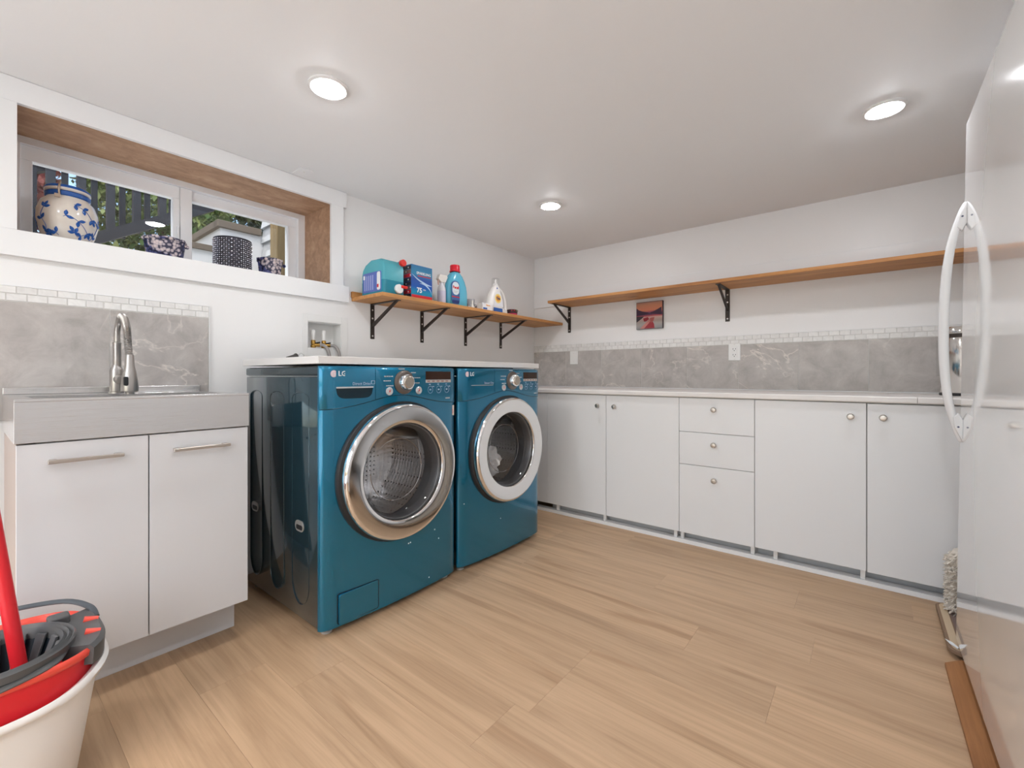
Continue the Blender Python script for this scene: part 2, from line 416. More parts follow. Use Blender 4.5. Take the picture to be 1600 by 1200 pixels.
# ------------------------------------------------------------------ outside the window
ground_m = mat('outdoor_ground', (.25, .22, .17), .9)
struct('ground_outside', bx(-9, -.9, -8, 3, 1.0, 1.35), ground_m)
struct('window_well', bx(-.9, -.36, -3.6, -1.5, 1.0, 1.40), mat('concrete', (.45, .44, .42), .8))
rail_m = mat('charcoal_paint', (.022, .025, .032), .6, spec=.3)
rl = thing('stair_railing', 'charcoal painted stair railing with flat balusters seen through the window', 'railing', (-1.05, -2.8, 1.35))
for yb in [-3.395, -3.278, -3.161, -3.044, -2.927, -2.81, -2.69, -2.575, -2.454]:
    zb = 1.646 + (yb + 2.839) * .609 - .01
    obj('baluster', bx(-1.06, -1.02, yb, yb + .036, max(zb, 1.36), 3.05), rail_m, rl, .002)
    obj('baluster', bx(-1.09, -1.062, yb + .062, yb + .088, max(zb + .03, 1.36), 3.05), rail_m, rl, .002)
bm = NB(); prism(bm, [(-3.6, 1.35), (-3.28, 1.35), (-2.839, 1.615), (-2.37, 1.905), (-2.17, 2.03), (-2.17, 2.12), (-2.37, 1.97), (-2.839, 1.685), (-3.39, 1.35)][1:], -1.02, -.98, 'yz'); obj('bottom_rail', bm, rail_m, rl)
obj('top_rail', bx(-1.08, -1.0, -3.6, -2.1, 3.05, 3.10), rail_m, rl, .003)
bm = NB(); prism(bm, [(-3.3, 1.93), (-2.65, 2.30), (-2.65, 2.38), (-3.3, 2.01)], -1.5, -1.45, 'yz'); obj('far_rail', bm, rail_m, rl)
box_m = mat('white_stucco', (.62, .63, .64), .7); cap_m = mat('weathered_cap', (.13, .105, .08), .8)
po = thing('porch_landing', 'white porch wall with weathered brown cap boards outside the window', 'porch', (-1.3, -2.0, 1.35))
obj('wall', bx(-2.4, -1.02, -2.13, -1.2, 1.35, 1.94), box_m, po)
obj('cap_board', bx(-1.06, -.99, -2.155, -1.885, 1.935, 1.98), cap_m, po, .003)
obj('cap_board', bx(-2.4, -1.061, -2.155, -2.08, 1.935, 1.98), cap_m, po, .003)
lo = thing('low_porch_wall', 'low white wall with brown cap in front of the porch landing', 'wall', (-1.0, -2.3, 1.35))
obj('wall', bx(-1.0, -.87, -2.41, -2.17, 1.401, 1.728), box_m, lo)
obj('cap_board', bx(-1.015, -.85, -2.415, -2.16, 1.728, 1.763), cap_m, lo, .003)
sid_m = mat('grey_siding', (.33, .345, .36), .6)
sd = thing('siding_wall', 'grey lap siding wall with white corner board outside the window', 'wall', (-.9, -1.6, 1.35))
for k in range(14):
    z0 = 1.36 + k * .105
    bm = NB(); prism(bm, [(-1.882, z0), (-1.862, z0 + .108), (-1.85, z0 + .108), (-1.85, z0)], -1.015, -.80, 'yz'); obj('siding_board', bm, sid_m, sd)
obj('corner_board', bx(-.80, -.72, -1.905, -1.85, 1.36, 2.85), mat('corner_white', (.6, .62, .64), .5), sd, .003)
tag(obj('wooden_post', bx(-.56, -.46, -2.008, -1.90, 1.401, 2.3), postw_m, bevel=.003), 'tan wooden post standing just outside the right window pane', 'post')
def foliage(name, label, cat, c, rx, ry, rz, n, m, s, seed, trunk=True):
    rnd = random.Random(seed); t = thing(name, label, cat, (c[0], c[1], 1.35))
    bm = NB()
    for _ in range(n):
        while True:
            p = Vector((rnd.uniform(-1, 1), rnd.uniform(-1, 1), rnd.uniform(-1, 1)))
            if .35 < p.length < 1: break
        p = Vector((c[0] + p.x * rx, c[1] + p.y * ry, c[2] + p.z * rz))
        a = Vector((rnd.gauss(0, 1), rnd.gauss(0, 1), rnd.gauss(0, 1))).normalized(); b, _c = frame_of(a); k = s * rnd.uniform(.5, 1.2)
        vs = [bm.verts.new(p + q) for q in (-a * k, b * k * .45, a * k, -b * k * .45)]
        bm.faces.new(vs)
    f = obj('foliage', bm, m, t, smooth=0); f['kind'] = 'stuff'
    if trunk: obj('trunk', tube(NB(), [(c[0], c[1], 1.35), (c[0] + .03, c[1] + .02, c[2] - rz * .3), (c[0], c[1], c[2])], [.06, .05, .02], 8), mat('bark', (.12, .08, .05), .9), t)
def leafmat(name, a, b):
    m = mat(name, a, .6); v = coords(m, (1, 1, 1)); f = noise(m, v, 6, 2)
    setc(m, ramp(m, f, [(.35, a), (.65, b)])); return m
red_l = leafmat('maple_leaf', (.30, .05, .05), (.55, .20, .18)); gr_l = leafmat('hedge_leaf', (.06, .12, .03), (.26, .31, .11)); dk_l = leafmat('dark_leaf', (.035, .06, .03), (.14, .17, .09))
foliage('maple_tree', 'red leaved maple behind the railing, left in the window', 'tree', (-3.5, -3.28, 2.75), .9, .66, 1.35, 14000, red_l, .060, 1)
foliage('green_shrub', 'tall light green shrub behind the railing outside the window', 'shrub', (-3.1, -1.98, 2.55), .55, .62, 1.2, 16000, gr_l, .045, 2)
foliage('dark_shrub', 'darker green shrub behind the low wall outside the window', 'shrub', (-4.6, -.85, 2.95), .7, .60, 1.6, 10000, dk_l, .06, 3)

# ------------------------------------------------------------------ ceiling lamps
lamp_m = mat('lamp_lens', (1, 1, 1), .5, emis=LAMP_COL[:3], estr=LAMP)
for i, (x, y, lab) in enumerate([(.815, -2.38, 'round recessed ceiling light above the washer, nearest the window'), (.82, -.965, 'round recessed ceiling light near the far corner of the room, smallest in view'),
                 (2.37, -.965, 'round recessed ceiling light above the counter, near the white freezer'), (2.37, -2.38, 'round recessed ceiling light straight above the open floor, out of view overhead'),
                 (.82, -3.75, 'round recessed ceiling light behind the camera on the sink side'), (2.37, -3.75, 'round recessed ceiling light behind the camera on the freezer side')]):
    t = thing('ceiling_light', lab, 'ceiling light', (x, y, H - .008), 'recessed ceiling lights')
    obj('trim_ring', lathe(NB(), [(.053, 0.0), (.060, -.0015), (.068, .002), (.068, .0079), (.053, .0079)], (x, y, H - .008), close=False, segs=40), plastic_w, t)
    obj('lens', lathe(NB(), [(0, -.012), (.022, -.010), (.040, -.005), (.0528, .002), (.0528, .006), (0, .006)], (x, y, H - .008), segs=40), lamp_m, t)
t = thing('ceiling_plate', 'small square white cover plate on the ceiling beside the window casing', 'cover plate', (.085, -2.118, H - .005))
obj('plate', bx(.032, .138, -2.150, -2.087, H - .005, H - .0003), ceil_m, t, .001)
obj('screw', lathe(NB(), [(0, -.0065), (.003, -.0065), (.003, -.005), (0, -.005)], (.1, -2.118, H), segs=10), screw_m, t)

# ------------------------------------------------------------------ base cabinets and counter on the back wall
YF = -.63
cb = thing('base_cabinet', 'pale grey two-door base cabinet in the corner beside the dryer', 'cabinet', (1.01, -.32, .022), 'pale grey base cabinets along the back wall')
DR = thing('drawer_cabinet', 'pale grey base cabinet with three stacked drawers', 'cabinet', (1.67, -.32, .022))
cc = thing('base_cabinet', 'pale grey two-door base cabinet between the drawers and the freezer', 'cabinet', (2.32, -.32, .022), 'pale grey base cabinets along the back wall')
def carcass(t, x0, x1):
    obj('carcass', bx(x0, x1, YF + .018, -.012, .065, .833), carc_m, t)
def knob(x, z, par):
    obj('knob', lathe(NB(), [(.004, 0), (.0045, -.012), (.010, -.015), (.0145, -.020), (.0145, -.024), (.011, -.029), (.0, -.031)], (x, YF, z), 'y', 20), nickel_m, par)
def cfront(t, name, x0, x1, z0, z1, kx, kz):
    g = .0013
    d = obj(name, bx(x0 + g, x1 - g, YF, YF + .0175, z0 + g, z1 - g), grey_lam, t, .001)
    knob(kx, kz, d)
def foot(t, x):
    obj('foot', bx(x - .009, x + .009, -.612, -.594, .0225, .065), plastic_w, t, .001)
def toe(t, x0, x1): obj('toe_bounce_board', bx(x0, x1, -.548, -.536, 0.0005, .0648), carc_m, t)  # grey board added to catch light in the gap below the cabinets
toe(cb, .56, 1.477); toe(DR, 1.478, 1.862); toe(cc, 1.863, 2.78)
carcass(cb, .543, 1.477); carcass(DR, 1.478, 1.862); carcass(cc, 1.863, 2.79)
obj('filler_strip', bx(.02, .567, YF, YF + .0175, .064, .831), grey_lam, cb, .001)
cfront(cb, 'door', .568, 1.020, .063, .831, .967, .762); cfront(cb, 'door', 1.020, 1.478, .063, .831, 1.083, .761)
cfront(DR, 'drawer', 1.478, 1.863, .638, .831, 1.667, .769); cfront(DR, 'drawer', 1.478, 1.863, .454, .638, 1.667, .577); cfront(DR, 'drawer', 1.478, 1.863, .063, .454, 1.669, .383)
cfront(cc, 'door', 1.863, 2.315, .066, .831, 2.258, .767); cfront(cc, 'door', 2.317, 2.79, .063, .829, 2.373, .768)
for x in (.644, 1.001): foot(cb, x)
for x in (1.490, 1.85): foot(DR, x)
foot(cb, 1.452)
for x in (1.954, 2.302, 2.75): foot(cc, x)
tag(obj('base_rail', bx(.30, 2.79, -.622, -.575, 0.0, .022), trim_m, bevel=.001), 'long white rail on the floor under the grey base cabinets', 'rail')
ct = thing('countertop', 'long off-white countertop over the grey base cabinets', 'countertop', (1.6, -.3, .8335))
bm = NB(); prism(bm, [(0 - .0115, .862), (-.640, .862), (-.644, .858), (-.644, .839), (-.640, .834), (-.0115, .834)], .003, 2.4845, 'yz'); obj('slab', bm, counter_m, ct)
bm = NB(); prism(bm, [(0 - .0115, .862), (-.640, .862), (-.644, .858), (-.644, .839), (-.640, .834), (-.0115, .834)], 2.4858, 3.34, 'yz'); obj('slab', bm, counter_m, ct)
obj('back_caulk', bx(.004, 3.34, -.018, -.0095, .862, .867), trim_m, ct, .002)
tag(obj('side_support', bx(3.28, 3.34, -.60, -.01, 0, .8335), carc_m), 'plain panel carrying the far end of the countertop', 'panel')

# outlets
def outlet(x0, x1, z0, z1, label, duplex):
    t = thing('wall_plate', label, 'outlet' if duplex else 'switch plate', ((x0 + x1) / 2, -.0092, z0))
    xm, zm = (x0 + x1) / 2, (z0 + z1) / 2
    obj('plate', bx(x0, x1, -.0145, -.0092, z0, z1), plastic_w, t, .002)
    if duplex:
        obj('insert', prism(NB(), rrect(xm - .017, xm + .017, zm - .034, zm + .034, .003, 3), -.0165, -.0144, 'xz'), plastic_w, t)
        for dz in (-.019, .019):
            b = NB(); box(b, xm - .009, xm - .0065, -.0172, -.0164, zm + dz - .004, zm + dz + .005); box(b, xm + .0065, xm + .009, -.0172, -.0164, zm + dz - .003, zm + dz + .005)
            lathe(b, [(0, 0), (.0028, 0), (.0028, .0008), (0, .0008)], (xm, -.0172, zm + dz - .010), 'y', 10)
            obj('socket_slots', b, dark_m, t)
    for z in ((z0 + .02, z1 - .02) if not duplex else (z0 + .008, z1 - .008)):
        obj('screw', lathe(NB(), [(0, -.0012), (.0028, -.0012), (.003, 0), (0, 0)], (xm, -.0145, z), 'y', 10), screw_m, t)
outlet(.378, .452, 1.05, 1.159, 'blank white cover plate with two screws on the tiles near the corner', False)
outlet(1.599, 1.671, 1.055, 1.168, 'white double socket outlet on the stone tiles below the second bracket', True)

# small picture (lake at sunset with jetty)
pic = thing('wall_picture', 'small unframed picture of a sunset lake with red jetty under the long shelf', 'picture', (1.063, -.018, 1.301))
px0, px1, pz0, pz1 = .961, 1.162, 1.301, 1.503
obj('canvas', bx(px0, px1, -.018, -.001, pz0, pz1), mat('canvas_edge', (.05, .03, .04), .6), pic, .001)
pm = mat('picture_print', rough=.3)
v = coords(pm, (1, 1, 1 / .202)); n_, l_, b_ = nt(pm); sp = n_.new('ShaderNodeSeparateXYZ'); l_.new(v, sp.inputs[0])
vn = coords(pm, (9, 1, 60)); nn = noise(pm, vn, 1.0, 4)
ad = n_.new('ShaderNodeMath'); ad.operation = 'MULTIPLY_ADD'; ad.inputs[1].default_value = .10; l_.new(nn, ad.inputs[0]); l_.new(sp.outputs[2], ad.inputs[2])
setc(pm, ramp(pm, ad.outputs[0], [(.0, (.22, .25, .26)), (.30, (.42, .36, .33)), (.47, (.62, .42, .36)), (.53, (.50, .08, .10)), (.57, (.10, .04, .09)), (.63, (.09, .04, .10)), (.67, (.45, .10, .14)), (.74, (.66, .22, .12)), (.95, (.60, .27, .16)), (1.05, (.50, .25, .18))]))
obj('print', bx(px0 + .002, px1 - .004, -.0186, -.0181, pz0 + .002, pz1 - .004), pm, pic)
def flat(name, pts, m, y=-.0190, th=.0004): return obj(name, prism(NB(), [(px0 + u * .2, pz0 + w * .2) for u, w in pts], y - th, y, 'xz'), m, pic, smooth=0)
pk = mat('print_plum', (.05, .02, .05), .4); prd = mat('print_crimson', (.30, .02, .03), .4); pjet = mat('print_jetty', (.55, .22, .19), .4)
flat('hill', [(.01, .80), (.10, .72), (.25, .66), (.48, .61), (.48, .56), (.01, .50)], pk); flat('hill', [(.96, .78), (.80, .70), (.66, .64), (.55, .61), (.55, .57), (.96, .50)], pk)
flat('shore', [(.01, .49), (.30, .47), (.22, .40), (.01, .26)], mat('print_shore', (.04, .03, .04), .4)); 
flat('deck', [(.30, .02), (.70, .02), (.68, .18), (.60, .30), (.42, .24)], prd); flat('jetty', [(.14, .02), (.30, .02), (.68, .42), (.58, .42)], pjet, -.0195)
flat('chair', [(.27, .40), (.45, .44), (.50, .36), (.38, .28), (.30, .28)], prd, -.0199); flat('chair', [(.52, .40), (.70, .42), (.66, .28), (.56, .22)], mat('print_chair', (.45, .12, .10), .4), -.0199)

# ------------------------------------------------------------------ shelves and brackets
tag(obj('wall_shelf', bx(.34, 3.33, -.290, -.001, 1.5295, 1.549), shelfB_m, bevel=.0015), 'long orange-stained wooden shelf on the back wall, empty', 'shelf')
sa = thing('wall_shelf', 'orange-stained wooden shelf above the washers, laundry supplies standing on it', 'shelf', (.15, -.9, 1.3835))
obj('shelf_board', bx(.001, .300, -1.795, -.002, 1.3835, 1.404), shelfA_m, sa, .0015)
obj('back_cleat', bx(.001, .018, -1.800, -1.50, 1.4042, 1.438), shelfA_m, sa, .001)
def bracket(kind, u, ztop, drop, label, L=.26):
    """kind 'x': arm along +x on the left wall at y=u; kind 'y': arm along -y on the back wall at x=u"""
    w = .014; th = .004
    loc = (0.001, u, ztop - drop) if kind == 'x' else (u, -.001, ztop - drop)
    t = thing('shelf_bracket', label, 'bracket', loc, 'black shelf brackets on the left wall' if kind == 'x' else 'black shelf brackets on the back wall')
    def B(d0, d1, h0, h1, s=w):
        return (.001 + d0, .001 + d1, u - s, u + s, h0, h1) if kind == 'x' else (u - s, u + s, -.001 - d1, -.001 - d0, h0, h1)
    def P(d, h): return (.001 + d, u, h) if kind == 'x' else (u, -.001 - d, h)
    obj('wall_leg', bx(*B(0, th, ztop - drop, ztop - th)), black_metal, t, .003)
    obj('shelf_arm', bx(*B(0, L, ztop - th, ztop)), black_metal, t, .001)
    bm = NB(); dz0, dz1 = drop * .62, .006
    pl = 'xz' if kind == 'x' else 'yz'; sg = 1 if kind == 'x' else -1
    pts = [(sg * (.001 + th), ztop - dz0 - .012), (sg * (.001 + th), ztop - dz0 + .010), (sg * (L * .86), ztop - th), (sg * (L * .97), ztop - th)]
    prism(bm, pts, u - .006, u + .006, pl); obj('strut', bm, black_metal, t, .001)
    for h in (.035, .085, .19 * drop / .208):
        c = P(th, ztop - h); obj('screw', lathe(NB(), [(.0055, 0), (.004, .002 * sg), (0, .0022 * sg)], c, 'x' if kind == 'x' else 'y', 10), screw_m, t)
for u, lb in ((-1.658, 'black steel bracket at the left end of the laundry shelf, under the blue jug'), (-1.279, 'black steel bracket under the laundry shelf, second from the window'),
              (-.869, 'black steel bracket under the laundry shelf, third from the window'), (-.467, 'black steel bracket under the laundry shelf, nearest the room corner')):
    bracket('x', u, 1.383, .208, lb)
bracket('y', .366, 1.529, .213, 'black steel bracket at the corner end of the long shelf', .25)
bracket('y', 1.591, 1.529, .213, 'black steel bracket in the middle of the long shelf, right of the picture', .25)
bracket('y', 2.82, 1.529, .213, 'black steel bracket of the long shelf hidden behind the freezer', .25)

# ------------------------------------------------------------------ washer and dryer
XB, XS, XF = .115, .765, .806
def machine(y0, y1, label, name, dryer):
    yc, hw = (y0 + y1) / 2, (y1 - y0) / 2
    t = thing(name, label, 'dryer' if dryer else 'washing machine', (.46, yc, 0))
    def plan(off=0.0):
        """front outline from left side to right side: (x, y)"""
        pts = []; ry, rx = .072, .030
        for k in range(7):
            a = PI - k * PI / 2 / 6 * .93
            pts.append((XF - .012 - rx + (rx + off) * math.sin(PI - a) , yc - hw + ry + (ry + off) * math.cos(a)))
        for k in range(1, 16):
            s = -1 + 2 * k / 16; yy = yc + s * (hw - ry)
            pts.append((XF - .012 + off + .012 * (1 - s * s), yy))
        for k in range(7):
            a = .07 * PI / 2 + (k) * PI / 2 / 6 * .93; a = PI / 2 - (k * PI / 2 / 6 * .93 + .07 * PI / 2 * (1 - k / 6.0)) ; 
            pts.append((XF - .012 - rx + (rx + off) * math.sin(a), yc + hw - ry + (ry + off) * math.cos(a)))
        return pts
    fp = plan()
    def bodyx(yy):
        for (xa, ya), (xb, yb) in zip(fp, fp[1:]):
            if ya <= yy <= yb: return xa + (xb - xa) * (yy - ya) / max(yb - ya, 1e-6)
        return XF
    zc, R0 = .562, .262
    yd = yc + (.004 if not dryer else .010)
    # side and back cabinet
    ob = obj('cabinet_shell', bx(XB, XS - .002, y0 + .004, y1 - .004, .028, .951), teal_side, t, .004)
    cut = bpy.data.objects.new('cut', bpy.data.meshes.new('cut')); COL.objects.link(cut)
    b = lathe(NB(), [(.245, -.40), (.245, .2)], (XF, yd, zc), 'x', 48); b.to_mesh(cut.data); b.free()
    def boolean(o):
        md = o.modifiers.new('b', 'BOOLEAN'); md.object = cut; md.operation = 'DIFFERENCE'; md.solver = 'EXACT'
        bpy.context.view_layer.update()
        cut.matrix_world = Matrix.Translation(-ORG[o.as_pointer()] + o.matrix_world.translation) if False else Matrix()
        bpy.context.view_layer.update()
        me = bpy.data.meshes.new_from_object(o.evaluated_get(bpy.context.evaluated_depsgraph_get()))
        o.modifiers.clear(); old = o.data; o.data = me; me.name = old.name
        for p in me.polygons: p.use_smooth = True
        me.set_sharp_from_angle(angle=math.radians(35))
    bpy.context.view_layer.update(); boolean(ob)
    # front panel
    bm = NB(); outl = [(XS, y0)] + [(x, y) for x, y in fp] + [(XS, y1)]
    prism(bm, outl, .026, .990, 'xy'); fo = obj('front_panel', bm, teal_m, t)
    bpy.context.view_layer.update(); boolean(fo); bpy.data.objects.remove(cut)
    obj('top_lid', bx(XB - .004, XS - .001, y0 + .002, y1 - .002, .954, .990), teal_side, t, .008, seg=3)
    # pressed ribs on the visible side
    for xa, xb in ((.160, .282), (.364, .488), (.560, .693)):
        for sgn, ys in ((-1, y0 + .004), (1, y1 - .004)):
            pts = []
            xm, hwx = (xa + xb) / 2, (xb - xa) / 2
            for k in range(13): a = PI * k / 12; pts.append((xm + hwx * math.cos(a), .865 + .026 * math.sin(a)))
            for k in range(13): a = PI + PI * k / 12; pts.append((xm + hwx * math.cos(a), .165 + .085 * math.sin(a)))
            pth = [(x, ys, z) for x, z in pts]; 
            obj('pressed_rib', tube(NB(), pth + [pth[0]], .0015, 6, caps=False), teal_side, t)
    for xm in (.213, .622):
        st = rrect(xm - .033, xm + .033, .358, .400, .0205, 6)
        obj('grip_slot', prism(NB(), st, y0 + .0005, y0 + .0045, 'xz'), mat('slot_grey', (.5, .49, .47), .35, metal=.6), t, .001)
        obj('slot_shadow', prism(NB(), rrect(xm - .022, xm + .026, .366, .384, .007, 4), y0 - .0002, y0 + .001, 'xz'), rubber_m, t)
    # upper panels following the curved front, 2.5 mm proud
    def plate(name, ya, yb, zlo, ztop, m, off=.0035, n=26):
        bm = NB(); op = plan(off); cols = []
        ys = [p[1] for p in op if ya < p[1] < yb]; ys = [ya] + ys + [yb]
        def ox(yy):
            for (xa, y_a), (xb, y_b) in zip(op, op[1:]):
                if y_a <= yy <= y_b: return xa + (xb - xa) * (yy - y_a) / max(y_b - y_a, 1e-6)
            return op[0][0] if yy < yc else op[-1][0]
        def bxx(yy):
            return (ox(yy) - off - .002)
        for yy in ys:
            zl = zlo(yy); x1 = ox(yy); x0 = bxx(yy)
            cols.append([bm.verts.new((x0, yy, zl)), bm.verts.new((x1 - .0012, yy, zl)), bm.verts.new((x1, yy, zl + .0015)), bm.verts.new((x1, yy, ztop - .012)), bm.verts.new((x1 - .004, yy, ztop - .003)), bm.verts.new((x0 - .006, yy, ztop))])
        for A, B in zip(cols, cols[1:]):
            for i in range(6): bm.faces.new((A[i], B[i], B[(i + 1) % 6], A[(i + 1) % 6]))
        bm.faces.new(cols[0][::-1]); bm.faces.new(cols[-1])
        return obj(name, bm, m, t), ox
    def seam(yy):
        s = (yy - yc) / hw
        return .830 + .046 * math.exp(-((s + .02) / .52) ** 2)
    ysp = yc - .122 if not dryer else yc - .10
    dn = 'drawer_front' if not dryer else 'logo_panel'
    dp, ox = plate(dn, y0 + .0005, ysp - .001, seam, .992, teal_m)
    cp, ox = plate('control_panel', ysp + .001, y1 - .0005, seam, .992, teal_m)
    X = lambda yy: ox(yy) + .0004
    def strip(name, ya, yb, lo, hi, m, par, e=.0008, n=12):
        lo_f = lo if callable(lo) else (lambda y: lo); hi_f = hi if callable(hi) else (lambda y: hi)
        bm = NB(); c = []
        for k in range(n + 1):
            yy = ya + (yb - ya) * k / n; x = X(yy) - .0004
            c.append([bm.verts.new((x - .001, yy, lo_f(yy))), bm.verts.new((x + e, yy, lo_f(yy))), bm.verts.new((x + e, yy, hi_f(yy))), bm.verts.new((x - .001, yy, hi_f(yy)))])
        for A, B in zip(c, c[1:]):
            for i in range(4): bm.faces.new((A[i], B[i], B[(i + 1) % 4], A[(i + 1) % 4]))
        bm.faces.new(c[0][::-1]); bm.faces.new(c[-1]); return obj(name, bm, m, par, smooth=40)
    def disc(name, yy, z, prof, m, par=cp, segs=28):
        return obj(name, lathe(NB(), prof, (X(yy), yy, z), 'x', segs), m, par)
    K = yc + (.014 if not dryer else .045)          # programme knob
    disc('knob_bezel', K, .928, [(.050, 0), (.050, .003), (.044, .006), (.036, .007), (0, .007)], mat('bezel_bronze', (.22, .19, .17), .3, metal=.9))
    disc('programme_knob', K, .928, [(.033, .006), (.032, .028), (.030, .031), (.024, .032)], chrome_m)
    disc('knob_face', K, .928, [(.0245, .030), (.0245, .034), (.022, .036), (0, .036)], mat('knob_champagne', (.62, .56, .49), .25, metal=.9))
    for yy, z in ((K - .074, .892), (K + .077, .892)):
        disc('button_ring', yy, z, [(.0165, 0), (.0165, .003), (.0135, .0045), (0, .0045)], mat('button_silver', (.75, .76, .78), .25, metal=.7))
        obj('button_mark', bx(X(yy) + .0045, X(yy) + .0052, yy - .0022, yy + .0022, z - .0042, z + .0042), ins_red, cp)
    for yy, z, w in ((K - .075, .952, .022), (K - .082, .934, .018), (K - .07, .914, .018), (K - .012, .983, .016), (K + .05, .968, .014), (K + .068, .946, .020), (K + .068, .924, .016)):
        for j in range(4):
            a = yy - w + j * w / 2; obj('label_dash', bx(X(yy) - .001, X(yy) + .0002, a, a + w * .40, z - .0022, z + .0022), ins_grey, cp)
    Y0 = yc + (.132 if not dryer else .148); Y1 = Y0 + .160 if not dryer else Y0 + .148
    Xd = min(X(Y0), X(Y1))
    strip('display', Y0, Y1, .938, .974, mat('display_brown', (.045, .018, .01), .12), cp, .001)
    strip('display_strip', Y0, Y1, .924, .937, mat('strip_silver', (.62, .58, .55), .35, metal=.5), cp, .0014)
    for j in range(5): strip('strip_print', Y0 + .008 + j * .029, Y0 + .024 + j * .029, .9285, .9325, mat('print_maroon', (.3, .12, .12), .4), cp, .0020, 2)
    lab = mat('print_lilac', (.45, .52, .66), .4)
    for j in range(3):
        yy = Y0 + .028 + j * .052
        obj('option_button', tube(NB(), [(X(yy), yy + .014 * math.cos(a), .893 + .016 * math.sin(a)) for a in [k * 2 * PI / 20 for k in range(21)]], .0008, 5, caps=False), lab, cp)
        for k in range(3):
            dy, dz = ((-.020, .008), (-.008, .022), (.012, .012))[k]
            obj('option_mark', bx(X(yy) - .001, X(yy) + .0002, yy + dy, yy + dy + .010, .893 + dz, .893 + dz + .0035), lab, cp)
        obj('option_mark', bx(X(yy) - .001, X(yy) + .0002, yy - .005, yy + .005, .890, .896), lab, cp)
    obj('model_print', bx(X(Y1 - .03) - .0015, X(Y1 - .03), Y1 - .045, Y1 - .008, .849, .855), ins_grey, cp)
    # maker's mark
    ly = y0 + .045
    disc('logo_disc', ly, .962, [(.0130, 0), (.0130, .0006), (0, .0006)], mat('logo_pink', (.80, .62, .68), .4), dp)
    obj('logo_face', tube(NB(), [(X(ly) + .001, ly + .008 * math.cos(a), .962 + .008 * math.sin(a)) for a in [PI / 2 + k * 1.5 * PI / 14 for k in range(15)]] + [(X(ly) + .001, ly, .962)], .0009, 5), ins_w, dp)
    text('logo_letters', 'LG', .026, (X(ly + .02) + .0009, ly + .016, .962), *FX, ins_w, dp, 'LEFT', bold=.0006)
    if not dryer:
        sl = y0 + .053; sr = y0 + .203
        strip('handle_recess', sl, sr, lambda y: .909 - .040 * max(0.0, 1 - abs((y - (sl + sr) / 2) / ((sr - sl) / 2)) ** 6) ** .5 , .910, mat('recess_navy', (.002, .018, .03), .25), dp, .0007, 30)
        strip('handle_strip', sl, sr, .908, .9135, chrome_m, dp, .003)
        text('drive_letters', 'Direct Drive', .0155, (X(sr - .04) + .0009, sr - .048, .924), *FX, lab, dp, thick=.0003)
        obj('energy_mark', ring_frame(NB(), X(sr) - .001, X(sr) + .0005, sr - .008, sr + .008, .922, .936, .0015, .0015, .0015, .0015), lab, dp)
    else:
        sl = y0 + .07; sr = ysp - .012
        strip('silver_line', sl, sr, .9055, .9080, mat('strip_silver'), dp)
        text('sensor_letters', 'Sensor Dry', .0155, (X(sr) + .0006, sr - .032, .918), *FX, lab, dp, thick=.0003)
    # service sticker / filter door
    if not dryer:
        sy = y1 - .020
        obj('sticker', bx(X(sy) - .006, X(sy) - .0022, sy - .019, sy + .006, .768, .815), mat('sticker_cream', (.72, .63, .55), .5), t)
        obj('sticker_mark', tube(NB(), [(X(sy) - .0018, sy - .0065 + .007 * math.cos(a), .787 + .009 * math.sin(a)) for a in [k * 2 * PI / 16 for k in range(17)]], .0008, 5, caps=False), ins_red, t)
        a0, a1 = y0 + .062, y0 + .228
        xx = bodyx((a0 + a1) / 2)
        bm = NB(); 
        for (ya, yb) in ((a0, (a0 + a1) / 2), ((a0 + a1) / 2, a1)):
            pass
        prism(bm, rrect(a0, a1, .036, .146, .008, 4), xx - .006, bodyx(a1) + .0015, 'yz'); obj('filter_flap', bm, teal_m, t, .0015)
        obj('flap_gap', tube(NB(), [(bodyx(y_) + .0004, y_, z_) for y_, z_ in (lambda r: r + [r[0]])(rrect(a0 - .0015, a1 + .0015, .0345, .1475, .009, 4))], .0016, 6, caps=False), dark_m, t)
    # seam line
    obj('panel_seam', tube(NB(), [(ox(y_) - .0030, y_, seam(y_) - .0008) for y_ in [y0 + .003 + k * (y1 - y0 - .006) / 40 for k in range(41)]], .0016, 6), dark_m, t)
    # door
    dm = teal_m
    obj('door_gap', lathe(NB(), [(.2445, -.03), (.2445, .0), (.250, .0045), (.284, .0045), (.289, -.004), (.289, -.014)], (XF, yd, zc), 'x', 72, close=False), rubber_m, t)
    dr = obj('door_ring', lathe(NB(), [(.276, .002), (.277, .020), (.2765, .026), (.274, .033), (.270, .037), (.2655, .0385), (.262, .0385), (.259, .0382), (.255, .0378), (.219, .0342), (.213, .0335), (.208, .0328), (.203, .0315), (.1995, .030), (.1975, .027), (.197, .022), (.197, -.012), (.200, -.014), (.24, -.012), (.27, -.002)], (XF, yd, zc), 'x', 96, close=False), chrome_m, t)
    obj('inner_ring', lathe(NB(), [(.1968, .012), (.1945, .016), (.192, .015), (.184, .000), (.180, -.02), (.1968, -.02)], (XF, yd, zc), 'x', 72, close=False), mat('door_grey', (.16, .16, .165), .3, metal=.3), dr)
    obj('door_glass', lathe(NB(), [(.1915, .013), (.180, .002), (.160, -.012), (.125, -.026), (.08, -.036), (.04, -.040), (0, -.041)], (XF, yd, zc), 'x', 64, close=False), door_glass, dr)
    obj('glass_edge_ring', tube(NB(), [(XF - .030, yd + .128 * math.cos(a), zc + .128 * math.sin(a)) for a in [k * 2 * PI / 64 for k in range(65)]], .0016, 6, caps=False), chrome_m, dr)
    obj('gasket', lathe(NB(), [(.243, -.005), (.225, -.02), (.205, -.045), (.208, -.10), (.243, -.11)], (XF, yd, zc), 'x', 64, close=False), mat('gasket_grey', (.13, .13, .135), .5), t)
